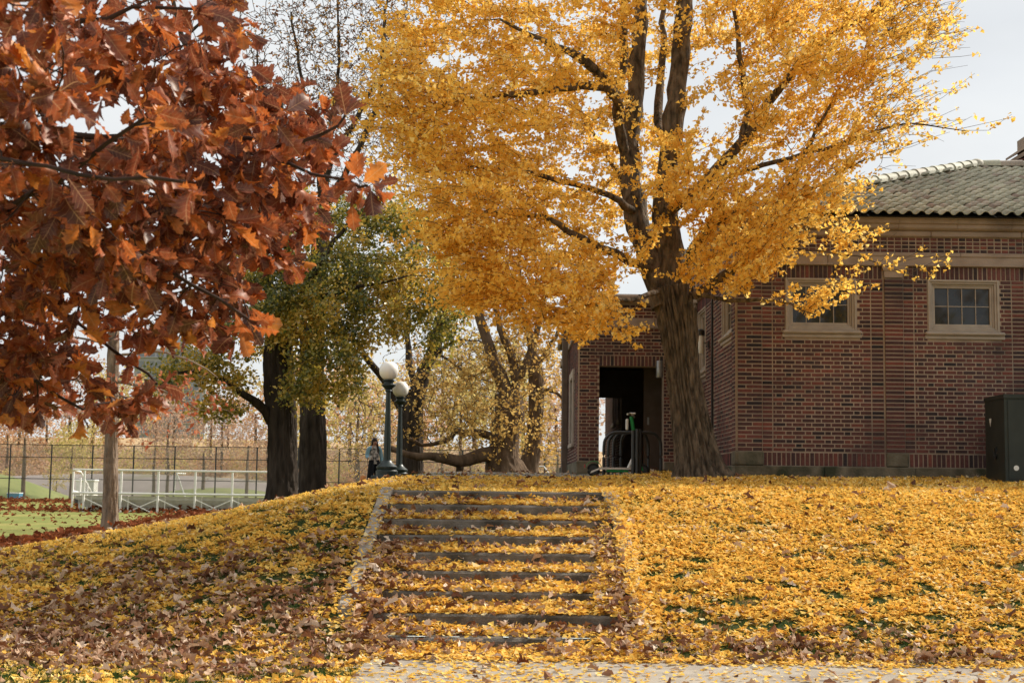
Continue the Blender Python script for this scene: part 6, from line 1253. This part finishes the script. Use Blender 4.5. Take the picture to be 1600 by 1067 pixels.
tl_j = np.where(rng.random(n) < .25, .8, .30); nn = np.stack([rng.normal(0, 1, n) * tl_j, rng.normal(0, 1, n) * tl_j, np.ones(n)], 1); nn[on_path(x, y)] *= (0.45, 0.45, 1)
V1 = scatter(FALL, FALL_F, np.stack([x, y, z], 1), frames(nn, rdir(n) * (1, 1, .2)), rng.normal(0.047, 0.012, n).clip(.022, .085), np.clip(rng.random(n) * .72 + (vnoise(x + 70, y + 70, .8, 41) - .5) * .5 + .2, 0, .999))
print('yellow litter', n)
tag(obj('fallen_ginkgo_leaves', fastmesh('fallen_ginkgo_leaves', V1[0], [V1[1]], [V1[2]]), 'ginkgo_fallen'), 'carpet of fallen golden ginkgo leaves over slope and steps', 'leaves', kind='stuff')
def brown_density(x, y):
    n1 = vnoise(x + 50, y + 50, 0.9, 21); n2 = vnoise(x + 50, y * 2 + 50, 0.35, 22)
    band = sstep((16.3 - y) / 1.8) * sstep((y - 10.8) / 1.0) * sstep((-1.2 - x) / .6)
    d = band * np.clip(1.5 * n1 - 0.15, 0.05, 1.2) * (0.6 + 0.6 * n2) * 0.88 + 0.03
    low = sstep((13.6 - y) / .8) * sstep((y - 12.1) / .3) * (x > -2) * (0.08 + 0.55 * n2); d = np.maximum(d, low)
    k = np.clip(np.ceil((SD0 - y) / ST), 0, 9); back = SD0 - (k - 1) * ST - y; e = np.minimum(x - SX0, SX1 - x)
    sd_ = np.where(x < 0, sstep((0.75 - e) / .6), sstep((.35 - e) / .35)) * np.minimum(1, k / 4); stt = 0.13 + (0.6 * np.exp(-back / .16) * n2 + 0.85 * sd_ * (n1 + .2)) * (0.35 + 0.9 * k / 9)
    d = np.where(in_stairs(x, y), stt, d); d = np.where(on_kerb(x, y), 0.02, d); d = np.where(on_path(x, y), 0.012 + 0.3 * sstep((y - 12.1) / .3) * n2, d)
    d = np.where((x > -0.2) & (y > 13.6) & ~in_stairs(x, y), 0.025, d); return d
N = 120000
x, y = field(N, pw=1.25); keep = rng.random(N) < brown_density(x, y); x, y = x[keep], y[keep]; keep = ~((x > XC - 0.1) & (y > YF - 0.1)); x, y = x[keep], y[keep]; n = len(x)
z = surface(x, y) + rng.random(n) * np.where(on_path(x, y), 0.01, 0.06) + 0.012; nn = np.stack([rng.normal(0, .4, n), rng.normal(0, .4, n), np.ones(n)], 1)
L1_ = LIT.copy(); L2_ = LIT * (0.9, 1, 2.2); L3_ = LIT * (1, 1, -1.6); kk = rng.integers(0, 3, n); sc = rng.normal(0.092, 0.028, n).clip(.04, .16); rn = rng.random(n); Rr = frames(nn, rdir(n) * (1, 1, .3)); pz = np.stack([x, y, z], 1)
Q = cat_leaves(*[scatter(t_, LIT_F, pz[kk == i], Rr[kk == i], sc[kk == i], rn[kk == i]) for i, t_ in enumerate((L1_, L2_, L3_))])
print('brown litter', n)
tag(obj('fallen_brown_leaves', fastmesh('fallen_brown_leaves', Q[0], [Q[1]], [Q[2]]), 'brown'), 'drifts of curled dry brown leaves on the lower slope and steps', 'leaves', kind='stuff')
# rust drift along the foot of the slope at the left, and under the bleachers
n = 20000; y = rng.uniform(20, 62, n); xe = np.interp(y, [20, 26, 32, 45, 62], [-9.2, -8.4, -8.6, -10.5, -12.5]); x = xe + rng.normal(0, .75, n) - np.abs(rng.normal(0, .6, n)) ; kq = rng.random(n) < 30 / y; x, y = x[kq], y[kq]
n2 = 6000; xb = rng.uniform(-45, -9, n2); u_ = rng.random(n2); yb = np.where(u_ < .4, rng.normal(101, 1.6, n2), np.where(u_ < .65, rng.normal(72, 1.6, n2), rng.uniform(30, 100, n2))); x = np.concatenate([x, xb]); y = np.concatenate([y, yb]); n = len(x)
z = gz(x, y) + rng.random(n) ** 2 * 0.16 + .02; nn = np.stack([rng.normal(0, .6, n), rng.normal(0, .6, n), np.ones(n)], 1); s_ = rng.normal(.15, .03, n).clip(.08, .25) * np.where(y > 60, 1.8, 1)
Q = scatter(LIT[::1] * (1, 1, 1.5), LIT_F, np.stack([x, y, z], 1), frames(nn, rdir(n)), s_, rng.random(n))
tag(obj('rust_leaf_drift', fastmesh('rust_leaf_drift', Q[0], [Q[1]], [Q[2]]), 'rust'), 'dark rust leaf drift along the foot of the slope and under the bleachers', 'leaves', kind='stuff')
# grass showing through
N = 260000; x, y = field(N, y1=27, pw=1.2); g1 = vnoise(x + 30, y * 1.3 + 30, .20, 12) * .6 + vnoise(x + 30, y * 1.3 + 30, .08, 13) * .4
keep = ~in_stairs(x, y) & ~on_kerb(x, y) & ~on_path(x, y) & (g1 < np.where(x > 0, 0.44, 0.50)) & ~((x > XC - .1) & (y > YF - .1)); x, y = x[keep], y[keep]; n = len(x)
h = rng.uniform(.035, .085, n); a_ = rng.random(n) * 6.28; w = .0035; lean = rng.normal(0, .03, (n, 2)); z = gz(x, y) - .005
V = np.stack([np.stack([x - w * np.cos(a_), y - w * np.sin(a_), z], 1), np.stack([x + w * np.cos(a_), y + w * np.sin(a_), z], 1), np.stack([x + lean[:, 0], y + lean[:, 1], z + h], 1)], 1).reshape(-1, 3)
tag(obj('grass', fastmesh('grass', V, [np.arange(3 * n).reshape(-1, 3)], [rng.random(n)]), 'grass'), 'short green grass showing between the fallen leaves', 'grass', kind='stuff')
# one dark curled leaf on the path
Vt, Ft = oak_leaf(0.55, 0.6, 17); me = fastmesh('fallen_leaf', Vt, [np.array(Ft)], smooth=True); lo = obj('fallen_leaf', me, 'rust'); pq = P(812, 1040, 11.9); lo.location = (float(pq[0]) - .04, 11.9, 0.045); lo.scale = (.13,) * 3; lo.rotation_euler = (0.5, 0.1, -1.1)
tag(lo, 'single dark curled leaf lying upright on the concrete path', 'leaf')
